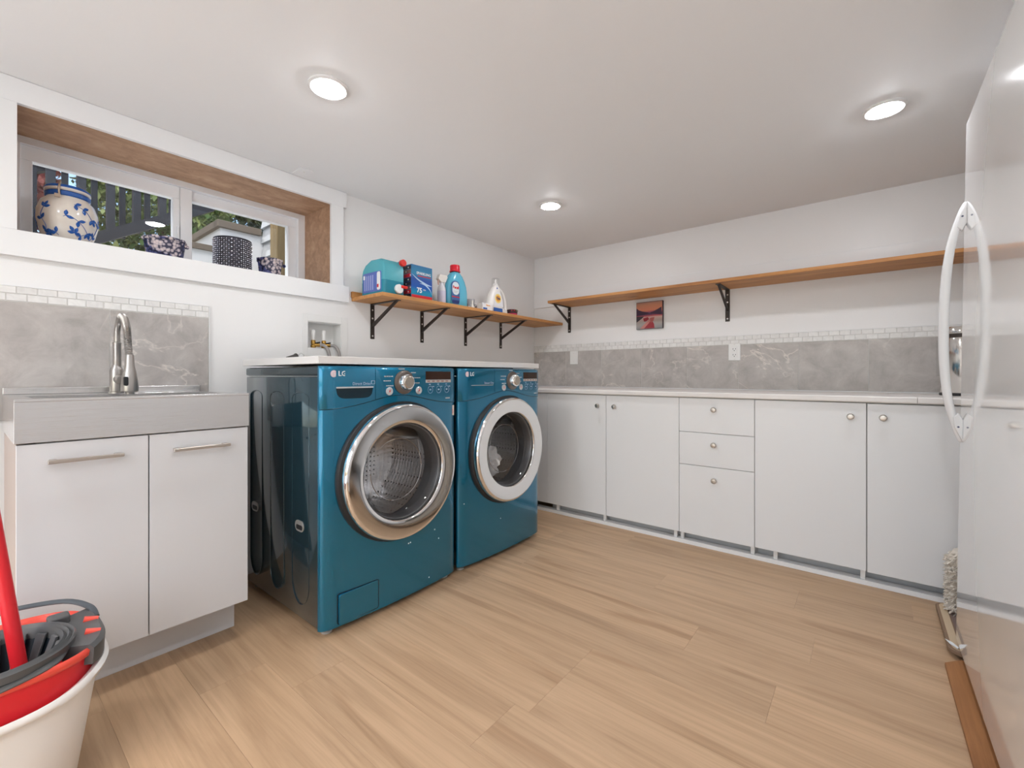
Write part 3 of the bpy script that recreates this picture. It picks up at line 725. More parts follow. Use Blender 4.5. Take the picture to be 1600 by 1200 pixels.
    drum_m = mat('drum_steel', (.80, .80, .80), .25, metal=1)
    dn_, dl_, db_ = nt(drum_m)
    if 'vor' not in [n.name for n in dn_]:
        vv = coords(drum_m, (1, 1, 1)); vo = dn_.new('ShaderNodeTexVoronoi'); vo.name = 'vor'; vo.inputs['Scale'].default_value = 45; vo.inputs['Randomness'].default_value = .1; dl_.new(vv, vo.inputs['Vector'])
        bump(drum_m, vo.outputs['Distance'], .5, .003)
        setc(drum_m, ramp(drum_m, vo.outputs['Distance'], [(.12, (.08, .08, .08)), (.22, (.80, .80, .80))]))
    drum = obj('drum', lathe(NB(), [(.206, -.10), (.240, -.115), (.242, -.392), (.20, -.396), (0, -.380)], (XF, yd, zc), 'x', 64, close=False), drum_m, t)
    for k in range(3):
        a = .5 + k * 2 * PI / 3; c, s_ = math.cos(a), math.sin(a)
        obj('drum_fin', tube(NB(), [(XF - .13, yd + .225 * c, zc + .225 * s_), (XF - .25, yd + .215 * c, zc + .215 * s_), (XF - .375, yd + .225 * c, zc + .225 * s_)], [.012, .026, .018], 10), mat('fin_steel', (.85, .85, .85), .15, metal=1), drum)
    for x, yy in ((.745, y0 + .045), (.745, y1 - .045), (.16, y0 + .045), (.16, y1 - .045)):
        obj('foot', lathe(NB(), [(.020, 0), (.020, .007), (.013, .010), (.009, .012), (.009, .030)], (x, yy, 0), segs=16), mat('foot_grey', (.42, .41, .38), .5), t)
    # a few chips in the enamel
    for yy, z in ([(yc + .04, .245), (yc + .05, .246), (yc + .19, .262), (yc + .155, .06), (yc - .13, .075), (yc + .215, .215)] if not dryer else [(y0 + .03, .33), (yc - .05, .20)]):
        obj('paint_chip', prism(NB(), [(yy - .003, z), (yy, z - .003), (yy + .003, z + .001), (yy, z + .004)], bodyx(yy) - .001, bodyx(yy) + .0006, 'yz'), ins_w, t)
    return t, yd, zc
washer, wy_, wz_ = machine(-2.394, -1.722, 'teal front-loading washing machine with chrome door ring, nearer the sink', 'washing_machine', False)
dryer, dy_, dz_ = machine(-1.700, -1.032, 'teal front-loading dryer with chrome door ring, next to the grey cabinets', 'dryer', True)
# bundle of white laundry in the dryer
def blob(c, r, seed, sub=3, amp=.3, sc=(1, 1, 1), fr=8):
    from mathutils import noise as N
    bm = NB(); bmesh.ops.create_icosphere(bm, subdivisions=sub, radius=1)
    for v in bm.verts:
        d = v.co.normalized(); k = 1 + amp * N.noise(d * fr * .3 + Vector((seed, 0, 0))) + amp * .4 * N.noise(d * fr + Vector((0, seed, 0)))
        v.co = Vector((c[0] + d.x * k * r * sc[0], c[1] + d.y * k * r * sc[1], c[2] + d.z * k * r * sc[2]))
    return bm
tag(obj('laundry', blob((.680, dy_ - .055, dz_ - .085), .092, 3, 4, .5, (.8, .95, 1.05)), mat('white_cloth', (.85, .85, .84), .9)), 'crumpled white laundry lying inside the dryer drum', 'laundry')
tag(obj('washer_countertop', bx(.115, .790, -2.405, -1.044, .9985, 1.0265), counter2_m, bevel=.0015), 'white countertop slab lying over the washing machine and dryer', 'countertop')
# pads between machines and slab (the slab rests on low packers)
for yy, lb in ((-2.2, 'washing machine'), (-1.2, 'dryer')):
    tag(obj('packer_strip', bx(.2, .7, yy - .02, yy + .02, .9902, .9985), black_metal), 'dark packer strip between the %s lid and the white slab' % lb, 'packer')

# ------------------------------------------------------------------ washing machine supply box
vb = thing('valve_box', 'white recessed wall box holding the washing machine water valves', 'valve box', (0.002, -1.955, 1.06))
bm = NB(); f0 = .004
for a in ((-2.080, -2.052, 1.060, 1.285), (-1.859, -1.820, 1.060, 1.285), (-2.052, -1.859, 1.060, 1.101), (-2.052, -1.859, 1.246, 1.285)): box(bm, .0005, f0, *a)
obj('flange', bm, plastic_w, vb, .001)
bm = NB(); box(bm, -.085, -.081, VB[0] + .001, VB[1] - .001, VB[2] + .001, VB[3] - .001)
box(bm, -.081, .0, VB[0] + .001, VB[0] + .004, VB[2] + .001, VB[3] - .001); box(bm, -.081, .0, VB[1] - .004, VB[1] - .001, VB[2] + .001, VB[3] - .001)
box(bm, -.081, .0, VB[0] + .004, VB[1] - .004, VB[2] + .001, VB[2] + .004); box(bm, -.081, .0, VB[0] + .004, VB[1] - .004, VB[3] - .004, VB[3] - .001)
obj('box_shell', bm, plastic_w, vb)
brass_m = mat('brass', (.55, .33, .09), .25, metal=1)
for yv in (-2.005, -1.945):
    vv = obj('valve', lathe(NB(), [(.011, 0), (.0135, .004), (.0135, .014), (.010, .018), (.012, .022), (.012, .040), (.008, .043)], (-.03, yv, 1.106), segs=14), brass_m, vb)
    obj('arrestor', lathe(NB(), [(.0085, 0), (.0105, .003), (.0105, .050), (.007, .055), (0, .056)], (-.03, yv, 1.149), segs=14), plastic_w, vv)
    obj('outlet_nut', tube(NB(), [(-.03, yv, 1.122), (-.02, yv + .02, 1.122), (-.012, yv + .03, 1.122)], [.008, .010, .010], 10), brass_m, vv)
    obj('lever', tube(NB(), [(-.028, yv + .006, 1.132), (-.012, yv + .030, 1.137)], [.0025, .004], 8), rubber_m, vv)
    pth = smoothpath([(-.014, yv + .028, 1.122), (.006, yv + .045, 1.118), (.022, yv + .058, 1.09), (.028, yv + .062, 1.04), (.028, yv + .062, .90)], 6)
    o = obj('water_hose', tube(NB(), pth, .0085, 12), mat('grey_hose', (.33, .31, .30), .5)); tag(o, 'grey rubber water hose hanging from the %s valve behind the washer' % ('left' if yv < -2 else 'right'), 'hose', 'hoses from the wall box')
bm = NB(); prism(bm, [(-2.250, 1.0268), (-2.185, 1.0268), (-2.188, 1.056), (-2.197, 1.063), (-2.208, 1.055), (-2.238, 1.045)], .17, .185, 'yz')
tag(obj('black_wedge', bm, mat('dark_rubber', (.06, .055, .05), .5), bevel=.001), 'small black wedge-shaped piece lying at the back of the white slab', 'wedge')
cr = smoothpath([(.165, -2.178, 1.029), (.165, -2.176, 1.055), (.165, -2.165, 1.064), (.165, -2.152, 1.056), (.160, -2.150, 1.046), (.150, -2.12, 1.052), (.13, -2.06, 1.052), (.10, -1.99, 1.046), (.08, -1.95, 1.029)], 6)
tag(obj('thin_cord', tube(NB(), cr, .0022, 6), mat('clear_cord', (.55, .54, .52), .3)), 'thin looped pale cord lying beside the black wedge on the slab', 'cord')

# ------------------------------------------------------------------ laundry supplies
SZ = 1.4041
# big blue jug
jug_m = mat('blue_jug_plastic', (.09, .42, .50), .22); liq_m = mat('blue_jug_liquid', (.03, .26, .36), .2)
j = thing('detergent_jug', 'large translucent blue detergent jug with red cap and white tap', 'jug', (.16, -1.695, SZ))
jx0, jx1, jy0, jy1 = .055, .270, -1.765, -1.628
prof = [(jx0, .0), (jx1, .0), (jx1, .150), (jx1 - .012, .178), (jx1 - .035, .196), (jx0 + .09, .200), (jx0 + .035, .178), (jx0 + .008, .150), (jx0, .12)]
obj('body', prism(NB(), [(x, SZ + z) for x, z in prof], jy0, jy1, 'xz'), jug_m, j, .012, seg=4)
obj('liquid_band', prism(NB(), rrect(jx0 - .0006, jx1 + .0006, jy0 - .0006, jy1 + .0006, .013, 5), SZ + .006, SZ + .078, 'xy'), liq_m, j)
obj('cap', lathe(NB(), [(.019, 0), (.019, .020), (.016, .023), (0, .023)], (jx1 - .012, jy1 - .010, SZ + .188), 'x', 20), mat('red_cap', (.75, .03, .02), .35), j)
obj('cap_neck', lathe(NB(), [(.013, 0), (.013, .03)], (jx1 - .035, jy1 - .010, SZ + .188), 'x', 16), jug_m, j)
tp = obj('tap', lathe(NB(), [(.024, 0), (.026, .004), (.026, .016), (.022, .020), (0, .020)], (jx1, jy1 - .045, SZ + .035), 'x', 24), plastic_w, j)
obj('tap_lever', bx(jx1 + .010, jx1 + .026, jy1 - .036, jy1 + .004, SZ + .040, SZ + .056), mat('red_cap'), tp, .003)
lb = obj('side_label', prism(NB(), rrect(jx0 + .018, jx1 - .022, SZ + .018, SZ + .128, .010, 4), jy0 - .0018, jy0 - .0006, 'xz'), mat('label_blue', (.10, .16, .50), .4), j)
for k in range(5): obj('label_stripe', bx(jx0 + .034 + k * .019, jx0 + .042 + k * .019, jy0 - .0026, jy0 - .0017, SZ + .030, SZ + .112), mat('label_lilac', (.40, .45, .75), .4), lb)
obj('label_edge', prism(NB(), rrect(jx1 - .060, jx1 - .030, SZ + .024, SZ + .124, .010, 4), jy0 - .0030, jy0 - .0019, 'xz'), ins_w, lb)
obj('label_mark', bx(jx1 - .058, jx1 - .044, jy0 - .0038, jy0 - .0029, SZ + .038, SZ + .056), ins_red, lb)
obj('label_mark', bx(jx0 + .024, jx0 + .040, jy0 - .0030, jy0 - .0019, SZ + .094, SZ + .116), ins_w, lb)
# tablet box
def grad(name, stops, z0, z1):
    m = mat(name, rough=.3); v = coords(m, (1, 1, 1 / (z1 - z0))); n_, l_, b_ = nt(m); sp = n_.new('ShaderNodeSeparateXYZ'); l_.new(v, sp.inputs[0])
    setc(m, ramp(m, sp.outputs[2], stops)); return m
bxm = grad('box_front_print', [(0, (.02, .20, .42)), (.2, (.01, .28, .46)), (.35, (.01, .10, .45)), (.6, (.03, .09, .36)), (.75, (.03, .25, .44)), (1, (.02, .16, .36))], 0, .195)
tb = thing('tablet_box', 'blue dishwasher tablet box printed 75 with a red bottom edge', 'box', (.22, -1.503, SZ))
b0, b1, bX0, bX1 = -1.580, -1.424, .19, .272
obj('carton', bx(bX0, bX1, b0, b1, SZ, SZ + .196), bxm, tb, .0015)
obj('red_band', bx(bX1 - .001, bX1 + .0006, b0 + .001, b1 - .001, SZ + .001, SZ + .022), ins_red, tb)
for k in range(8): obj('side_print', bx(bX0 + .004, bX1 - .004, b0 - .0008, b0 + .0002, SZ + .004 + k * .0235, SZ + .025 + k * .0235), [mat('side_black', (.04, .03, .04), .4), ins_red, mat('side_brown', (.25, .12, .10), .4), mat('side_black')][k % 4], tb)
for k in range(8): obj('side_fleck', bx(bX0 + .03 + .02 * (k % 3), bX0 + .038 + .02 * (k % 3), b0 - .0014, b0 - .0006, SZ + .010 + k * .0235, SZ + .018 + k * .0235), ins_w, tb)
def swoosh(pts, w, m, par, x):
    bm = NB(); P = smoothpath([(0, *p) for p in pts], 8); n = len(P); up, lo_ = [], []
    for i, p in enumerate(P): s = math.sin(PI * min(max((i + .3) / n, 0), 1)) * w; up.append((p.y, p.z + s)); lo_.append((p.y, p.z - s))
    prism(bm, up + lo_[::-1], x - .0004, x + .0004, 'yz'); return obj('swoosh', bm, m, par, smooth=0)
swoosh([(b0 + .003, SZ + .140), (b0 + .05, SZ + .112), (b0 + .110, SZ + .092), (b1 - .004, SZ + .086)], .005, mat('swoosh_pale', (.50, .66, .85), .4), tb, bX1 + .0006)
swoosh([(b0 + .06, SZ + .093), (b0 + .10, SZ + .088), (b1 - .02, SZ + .065), (b1 - .004, SZ + .035)], .0045, mat('swoosh_pale'), tb, bX1 + .0008)
text('title_letters', 'SPARKLING', .021, (bX1 + .0012, (b0 + b1) / 2 + .012, SZ + .150), *FX, ins_w, tb, bold=.0004)
obj('title_underline', bx(bX1 + .0004, bX1 + .0010, b0 + .045, b1 - .012, SZ + .132, SZ + .137), ins_red, tb)
text('count_number', '75', .040, (bX1 + .0012, b0 + .058, SZ + .050), *FX, ins_w, tb, bold=.0012)
text('count_text', 'tabs', .013, (bX1 + .0012, b0 + .095, SZ + .058), *FX, ins_w, tb)
# spray bottle
sp_ = thing('spray_bottle', 'white spray bottle with a pale trigger head beside the blue tablet box', 'bottle', (.17, -1.268, SZ))
sb_ = obj('body', lathe(NB(), [(.026, 0), (.029, .004), (.029, .10), (.026, .118), (.013, .134), (.012, .146)], (.19, -1.275, SZ), segs=24, sy=.85), mat('white_bottle', (.80, .79, .82), .3), sp_)
hd = NB(); prism(hd, [(-1.312, SZ + .166), (-1.300, SZ + .196), (-1.240, SZ + .198), (-1.232, SZ + .186), (-1.250, SZ + .150), (-1.286, SZ + .146)], .176, .204, 'yz'); obj('trigger_head', hd, mat('cream_plastic', (.82, .78, .72), .35), sp_, .003)
obj('trigger', tube(NB(), smoothpath([(.19, -1.298, SZ + .168), (.19, -1.304, SZ + .148), (.19, -1.300, SZ + .130)]), .0045, 8), mat('trigger_coral', (.80, .50, .42), .4), sp_)
obj('back_strip', tube(NB(), smoothpath([(.185, -1.250, SZ + .190), (.165, -1.252, SZ + .12), (.155, -1.253, SZ + .010)]), .009, 10, flat=.5), plastic_w, sp_)
obj('label', lathe(NB(), [(.0298, .02), (.0298, .092)], (.19, -1.275, SZ), segs=24, sy=.85, close=False), mat('lilac_label', (.68, .65, .78), .4), sp_)
# blue detergent bottle with red cap
def bottle(name, label, y0, y1, xc, hx, outline, m, sub=2):
    """outline: list of (y, z) of the front silhouette; rounded in depth"""
    t = thing(name, label, 'bottle', (xc, (y0 + y1) / 2, SZ)); return t
def slabs(levels, xc, m, name, par, n=24, e=2.6):
    """levels: (z, ycentre, half y, half x); superelliptic sections stacked"""
    bm = NB(); rings = []
    for z, yc, hy, hx in levels:
        r = []
        for k in range(n):
            a = 2 * PI * k / n; c, s = math.cos(a), math.sin(a)
            r.append(bm.verts.new((xc + hx * math.copysign(abs(s) ** (2 / e), s), yc + hy * math.copysign(abs(c) ** (2 / e), c), z)))
        rings.append(r)
    for A, B in zip(rings, rings[1:]):
        for k in range(n): bm.faces.new((A[k], A[(k + 1) % n], B[(k + 1) % n], B[k]))
    bm.faces.new(rings[0][::-1]); bm.faces.new(rings[-1])
    return obj(name, bm, m, par, smooth=60)
pb = thing('detergent_bottle', 'light blue detergent bottle with red cap and red-white-blue label', 'bottle', (.2, -1.165, SZ))
blu = mat('light_blue_bottle', (.12, .47, .64), .25)
y_ = -1.155
slabs([(SZ, y_, .078, .032), (SZ + .006, y_, .088, .037), (SZ + .05, y_, .090, .038), (SZ + .10, y_ - .001, .089, .038), (SZ + .14, y_ - .004, .084, .037), (SZ + .175, y_ - .008, .073, .035), (SZ + .205, y_ - .010, .055, .032), (SZ + .222, y_ - .012, .036, .028), (SZ + .230, y_ - .012, .026, .024)], .2, blu, 'body', pb)
obj('cap', lathe(NB(), [(.036, 0), (.036, .006), (.033, .008), (.032, .040), (.030, .044), (0, .044)], (.2, y_ - .012, SZ + .232), segs=24), mat('bright_red_cap', (.72, .01, .03), .3), pb)
lbm = NB(); prism(lbm, rrect(y_ - .078, y_ - .006, SZ + .014, SZ + .165, .030, 6), .2375, .2398, 'yz'); L1 = obj('label', lbm, mat('label_steel_blue', (.06, .14, .34), .4), pb)
prism_b = NB(); prism(prism_b, rrect(y_ - .072, y_ - .012, SZ + .075, SZ + .158, .028, 6), .2396, .2405, 'yz'); obj('label_top', prism_b, mat('label_pale', (.72, .78, .82), .4), L1)
text('brand_letters', 'Persil', .024, (.2412, y_ - .042, SZ + .122), *FX, ins_red, L1, bold=.0008)
obj('label_stripe', bx(.2396, .2404, y_ - .076, y_ - .008, SZ + .058, SZ + .064), ins_red, L1); obj('label_stripe', bx(.2396, .2404, y_ - .072, y_ - .012, SZ + .020, SZ + .040), ins_navy, L1)
obj('label_text_line', bx(.2404, .2409, y_ - .064, y_ - .022, SZ + .096, SZ + .099), ins_grey, L1); obj('label_text_line', bx(.2404, .2409, y_ - .064, y_ - .030, SZ + .088, SZ + .091), ins_grey, L1)
# little dark wedge, white spout and crumpled bag
tag(obj('dark_scrubber', blob((.19, -1.050, SZ + .024), .022, 2, 2, .2, (.6, .55, 1.05)), mat('scrub_grey', (.13, .14, .14), .8)), 'small dark grey scrubber leaning beside the light blue bottle', 'scrubber')
tag(obj('cream_funnel', lathe(NB(), [(.021, 0), (.020, .003), (.009, .030), (.006, .045), (.008, .062), (.006, .066)], (.21, -1.012, SZ), segs=18), mat('cream_plastic')), 'small cream nozzle cap standing right of the light blue bottle', 'cap')
tag(obj('plastic_bag', blob((.17, -.945, SZ + .022), .026, 9, 4, .7, (1.2, 1.7, .95), 12), mat('bag_clear', (.62, .60, .59), .25, trans=.3)), 'crumpled clear plastic bag lying on the laundry shelf', 'bag')
sbx = thing('small_carton', 'small white carton with orange and blue print before the white bottle', 'box', (.25, -.918, SZ))
obj('carton', bx(.215, .268, -.972, -.868, SZ, SZ + .052), mat('carton_white', (.80, .78, .78), .4), sbx, .001)
text('carton_letters', 'fabric', .018, (.2690, -.915, SZ + .038), *FX, ins_orange, sbx, bold=.0003); obj('carton_block', bx(.268, .2688, -.965, -.925, SZ + .008, SZ + .020), ins_blue, sbx)
# clear cup behind
tag(obj('clear_cup', lathe(NB(), [(.030, 0), (.034, .10), (.032, .10), (.028, .002), (0, .002)], (.085, -.905, SZ), segs=24, close=False), mat('frosted_plastic', (.66, .66, .68), .3, trans=.4)), 'tall frosted plastic cup behind the small white carton', 'cup')
# white detergent bottle with handle
tb2 = thing('white_detergent_bottle', 'white detergent bottle with side handle, clear cap and orange round logo', 'bottle', (.2, -.735, SZ))
wb = mat('white_bottle_glossy', (.84, .81, .78), .25)
y_ = -.752
slabs([(SZ, y_ + .008, .104, .032), (SZ + .006, y_ + .008, .110, .036), (SZ + .034, y_ + .006, .108, .037), (SZ + .046, y_ - .018, .082, .037), (SZ + .09, y_ - .026, .068, .037), (SZ + .13, y_ - .022, .058, .036), (SZ + .165, y_ - .014, .046, .033), (SZ + .190, y_ - .010, .030, .028), (SZ + .205, y_ - .008, .023, .023)], .2, wb, 'body', tb2)
obj('handle', tube(NB(), smoothpath([(.2, y_ + .004, SZ + .188), (.2, y_ + .046, SZ + .176), (.2, y_ + .080, SZ + .140), (.2, y_ + .098, SZ + .09), (.2, y_ + .102, SZ + .03)]), .0155, 14), wb, tb2)
obj('spout', lathe(NB(), [(.023, 0), (.022, .012), (.011, .018), (.008, .045), (.004, .050)], (.2, y_ - .008, SZ + .205), segs=20), wb, tb2)
obj('clear_cap', lathe(NB(), [(.027, 0), (.026, .050), (.024, .052), (0, .052)], (.2, y_ - .008, SZ + .208), segs=24, close=False), clear_m, tb2)
LL = obj('front_label', prism(NB(), [(y_ - .066, SZ + .052), (y_ + .036, SZ + .052), (y_ + .030, SZ + .10), (y_ + .012, SZ + .14), (y_ - .010, SZ + .156), (y_ - .035, SZ + .150), (y_ - .058, SZ + .11)], .2365, .2378, 'yz'), mat('label_white', (.82, .83, .88), .35), tb2)
lg = obj('logo_ring', lathe(NB(), [(.034, 0), (.034, .0008), (0, .0008)], (.2378, y_ - .022, SZ + .108), 'x', 28), mat('logo_yellow', (.92, .70, .25), .4), LL)
obj('logo_core', lathe(NB(), [(.022, 0), (.022, .0008), (0, .0008)], (.2388, y_ - .022, SZ + .108), 'x', 24), ins_orange, LL)
text('brand_letters', 'Tide', .024, (.2402, y_ - .022, SZ + .108), *FX, ins_navy, LL, bold=.0008)
obj('blue_block', bx(.2368, .2382, y_ - .068, y_ + .028, SZ + .012, SZ + .040), ins_blue, tb2); obj('nozzle_mark', lathe(NB(), [(.006, 0), (.006, .0008), (0, .0008)], (.2290, y_ - .022, SZ + .183), 'x', 12), ins_blue, tb2)
jr = thing('small_jar', 'small squat jar with pink label and dark lid near the shelf end', 'jar', (.2, -.566, SZ))
obj('body', lathe(NB(), [(.038, 0), (.040, .003), (.040, .022), (.036, .025)], (.2, -.566, SZ), segs=28), mat('jar_pink', (.65, .05, .15), .4), jr)
obj('lid', lathe(NB(), [(.041, .025), (.042, .028), (.042, .050), (.039, .053), (0, .053)], (.2, -.566, SZ), segs=28), mat('jar_lid', (.05, .02, .025), .35), jr)
for k in range(4): 
    a = -.9 + k * .45; obj('lid_mark', bx(.2 + .0415 * math.cos(a), .2 + .0435 * math.cos(a), -.566 + .042 * math.sin(a) - .006, -.566 + .042 * math.sin(a) + .006, SZ + .040, SZ + .048), ins_red if k < 2 else mat('mark_olive', (.2, .2, .1), .5), jr)

# ------------------------------------------------------------------ things on the window sill
cer = mat('cream_ceramic', (.78, .72, .65), .18, coat=.4); cblue = mat('cobalt_glaze', (.02, .10, .38), .2)
jc = Vector((-.155, -2.938, WZ0 + .001))
cj = thing('ceramic_jar', 'round cream ceramic jar painted with blue leaves, clasp lid, on the sill', 'jar', tuple(jc))
JP = [(.052, 0), (.060, .004), (.078, .045), (.090, .095), (.0885, .135), (.078, .170), (.062, .186), (.060, .196)]
obj('body', lathe(NB(), JP, tuple(jc), segs=48), cer, cj, smooth=60)
obj('blue_band', lathe(NB(), [(.061, .188), (.066, .192), (.067, .204), (.062, .208)], tuple(jc), segs=48, close=False), cblue, cj)
obj('lid', lathe(NB(), [(.063, .209), (.067, .213), (.066, .224), (.058, .231), (.03, .237), (0, .238)], tuple(jc), segs=48), cer, cj)
obj('lid_line', lathe(NB(), [(.0670, .219), (.0675, .221), (.0655, .2265), (.060, .2312)], tuple(jc), segs=48, close=False), cblue, cj)
va = math.atan2(-3.203 + 2.938, 2.32 + .155)      # direction to the room
def jr_(z):
    for (r0, z0), (r1, z1) in zip(JP, JP[1:]):
        if z0 <= z <= z1: return r0 + (r1 - r0) * (z - z0) / (z1 - z0)
    return .06
def onjar(a, z, e=.0006): r = jr_(z) + e; return Vector((jc.x + r * math.cos(va + a), jc.y + r * math.sin(va + a), jc.z + z))
bm = NB()
def leaf(a, z, ang, L=.023, w=.0062):
    pts = [(0, 0), (.25, .7), (.5, 1), (.75, .7), (1, 0), (.75, -.7), (.5, -1), (.25, -.7)]; vs = []
    for u, v_ in pts:
        dx = u * L * math.cos(ang) - v_ * w * math.sin(ang); dz = u * L * math.sin(ang) + v_ * w * math.cos(ang)
        vs.append(bm.verts.new(onjar(a + dx / .085, z + dz, .0012)))
    c = bm.verts.new(onjar(a + L / 2 * math.cos(ang) / .085, z + L / 2 * math.sin(ang), .0022))
    for i in range(8): bm.faces.new((c, vs[i], vs[(i + 1) % 8]))
def vine(p):
    pp = smoothpath([(a, z, 0) for a, z in p], 6)
    tube(bm, [onjar(q.x, q.y, .0008) for q in pp], .0010, 5)
    for i in range(3, len(pp), 7):
        d = (pp[i] - pp[i - 1]); g = math.atan2(d.y, d.x * .085); leaf(pp[i].x, pp[i].y, g + .9); leaf(pp[i].x, pp[i].y, g - .9)
    d = pp[-1] - pp[-2]; leaf(pp[-1].x, pp[-1].y, math.atan2(d.y, d.x * .085))
vine([(-.95, .030), (-.80, .060), (-.95, .10), (-.80, .135)]); vine([(.75, .05), (.45, .08), (.05, .105), (-.15, .10)][::-1]); vine([(.85, .105), (.60, .135), (.30, .150), (.20, .155)][::-1])
vine([(-.35, .030), (-.55, .045), (-.75, .035)]); vine([(.95, .03), (1.15, .06), (1.25, .10)]); vine([(-1.7, .05), (-1.5, .10), (-1.7, .14)]); vine([(.60, .045), (.35, .035), (.20, .05)])
vine([(2.0, .05), (2.4, .09), (2.2, .14)]); vine([(3.2, .05), (2.9, .1), (3.3, .14)])
obj('painted_leaves', bm, cblue, cj, smooth=0)
cl = tube(NB(), [onjar(-.35, .186, .006) + Vector((0, 0, 0)), onjar(-.35, .200, .012) , onjar(-.35, .215, .012), onjar(-.35, .238, .002)], .0035, 8)
box(cl, jc.x + .085 * math.cos(va - .35) - .004, jc.x + .085 * math.cos(va - .35) + .004, jc.y + .085 * math.sin(va - .35) - .008, jc.y + .085 * math.sin(va - .35) + .008, jc.z + .172, jc.z + .184)
obj('wire_clasp', cl, mat('tarnished_wire', (.42, .33, .26), .35, metal=.8), cj)
floral = mat('floral_cloth', rough=.7); v = coords(floral, (1, 1, 1)); n_, l_, b_ = nt(floral)
vo = n_.new('ShaderNodeTexVoronoi'); vo.inputs['Scale'].default_value = 70; l_.new(v, vo.inputs['Vector'])
cl1 = ramp(floral, vo.outputs['Distance'], [(.25, (.74, .64, .63)), (.50, (.50, .44, .48)), (.66, (.05, .05, .09))])
f2 = noise(floral, v, 22, 2); cl2 = ramp(floral, f2, [(.5, (1, 1, 1)), (.56, (.12, .16, .42))]); setc(floral, mixc(floral, 1.0, cl1, cl2, 'MULTIPLY'))
def pot(x, y, r0, r1, h, label, ang):
    t = thing('fabric_pot', label, 'pot', (x, y, WZ0 + .001), 'floral fabric pots on the sill')
    c = (x, y, WZ0 + .001)
    obj('body', lathe(NB(), [(r0, 0), (r0 + .002, .003), (r1, h), (r1 - .004, h), (r0 - .004, .006), (0, .006)], c, segs=8, close=False), floral, t, .001, smooth=20)
    obj('rolled_rim', lathe(NB(), [(r1, h - .012), (r1 + .004, h - .010), (r1 + .004, h + .001), (r1 - .003, h + .002), (r1 - .004, h - .01)], c, segs=8, close=False), floral, t, smooth=20)
    obj('side_knot', blob((x + .7 * r1, y + r1 * .85, c[2] + h * .72), .009, 1, 2, .3), floral, t)
pot(-.135, -2.632, .062, .079, .099, 'floral blue and pink fabric pot left of the dark cylinder', 0)
pot(-.135, -2.185, .050, .062, .100, 'smaller floral fabric pot at the right end of the sill', 0)
emb = mat('embossed_metal', (.10, .11, .15), .3, metal=.9)
n_, l_, b_ = nt(emb); tc = n_.new('ShaderNodeTexCoord'); 
mt = thing('embossed_planter', 'dark cylindrical planter with embossed square pattern, centre of the sill', 'planter', (-.13, -2.362, WZ0 + .001))
c = (-.13, -2.362, WZ0 + .001)
pb_ = obj('body', lathe(NB(), [(.078, 0), (.082, .003), (.082, .160), (.079, .162), (.078, .16), (.078, .006), (0, .006)], c, segs=48, close=False), mat('planter_core', (.03, .03, .04), .35, metal=.6), mt)
bm = NB()
for i in range(48):
    a = 2 * PI * i / 48
    for k in range(15):
        z = c[2] + .010 + k * .0100; s = .0032 if (i + k) % 2 else .0022
        p = Vector((c[0] + .083 * math.cos(a), c[1] + .083 * math.sin(a), z)); tdir = Vector((-math.sin(a), math.cos(a), 0)); nd = Vector((math.cos(a), math.sin(a), 0))
        q = [bm.verts.new(p + tdir * s * u + Vector((0, 0, s * w)) - nd * .0012) for u, w in ((-1, -1), (1, -1), (1, 1), (-1, 1))]; tpv = bm.verts.new(p + nd * .0018)
        for m_ in range(4): bm.faces.new((q[m_], q[(m_ + 1) % 4], tpv))
o = obj('embossed_studs', bm, mat('stud_pewter', (.50, .50, .56), .22, metal=1), mt, smooth=0); o['kind'] = 'stuff'

# ------------------------------------------------------------------ sink unit
sk = thing('sink_cabinet', 'white two-door cabinet under the stainless utility sink', 'cabinet', (.3, -2.83, 0))
SX, SY0, SY1 = .550, -3.112, -2.546
obj('plinth', bx(.03, .436, -3.108, -2.551, 0.0, .134), white_lam, sk, .001)
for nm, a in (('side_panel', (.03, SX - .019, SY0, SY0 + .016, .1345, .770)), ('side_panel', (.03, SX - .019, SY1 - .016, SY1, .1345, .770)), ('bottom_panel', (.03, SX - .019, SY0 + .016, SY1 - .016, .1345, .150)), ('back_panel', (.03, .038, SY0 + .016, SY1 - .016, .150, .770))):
    obj(nm, bx(*a), shaded_white_side, sk, .001)
SYM = -2.832
for a, b, ha, hb, hz in ((SY0, SYM - .0015, -3.056, -2.896, .7175), (SYM + .0015, SY1, -2.774, -2.611, .7140)):
    d = obj('door', bx(SX - .018, SX, a, b, .134, .7675), white_lam, sk, .0012)
    h = obj('handle', bx(SX + .020, SX + .031, ha, hb, hz - .005, hz + .005), nickel_m, d, .002)
    for yy in (ha + .004, hb - .020): obj('handle_post', bx(SX, SX + .0205, yy, yy + .016, hz - .005, hz + .005), nickel_m, d, .002)
s = thing('utility_sink', 'stainless steel utility sink with deep apron front, on the white cabinet', 'sink', (.3, -2.83, .771))
TY0, TY1, TX, TZ = -3.1165, -2.5425, .553, .8895
bm = NB()
box(bm, TX - .003, TX, TY0, TY1, .7715, TZ - .003)                        # apron
box(bm, .03, TX - .003, TY0, TY0 + .002, .7715, TZ - .003); box(bm, .03, TX - .003, TY1 - .002, TY1, .7715, TZ - .003)
obj('apron', bm, sink_m, s, .001)
bm = NB(); ox0, ox1, oy0, oy1 = .155, .515, -3.075, -2.590
box(bm, .012, ox0, TY0, TY1, TZ - .004, TZ); box(bm, ox1, TX + .002, TY0, TY1, TZ - .006, TZ + .002)
box(bm, ox0, ox1, TY0, oy0, TZ - .004, TZ); box(bm, ox0, ox1, oy1, TY1, TZ - .004, TZ)
obj('rim', bm, sink_m, s, .0012)
bm = NB(); 
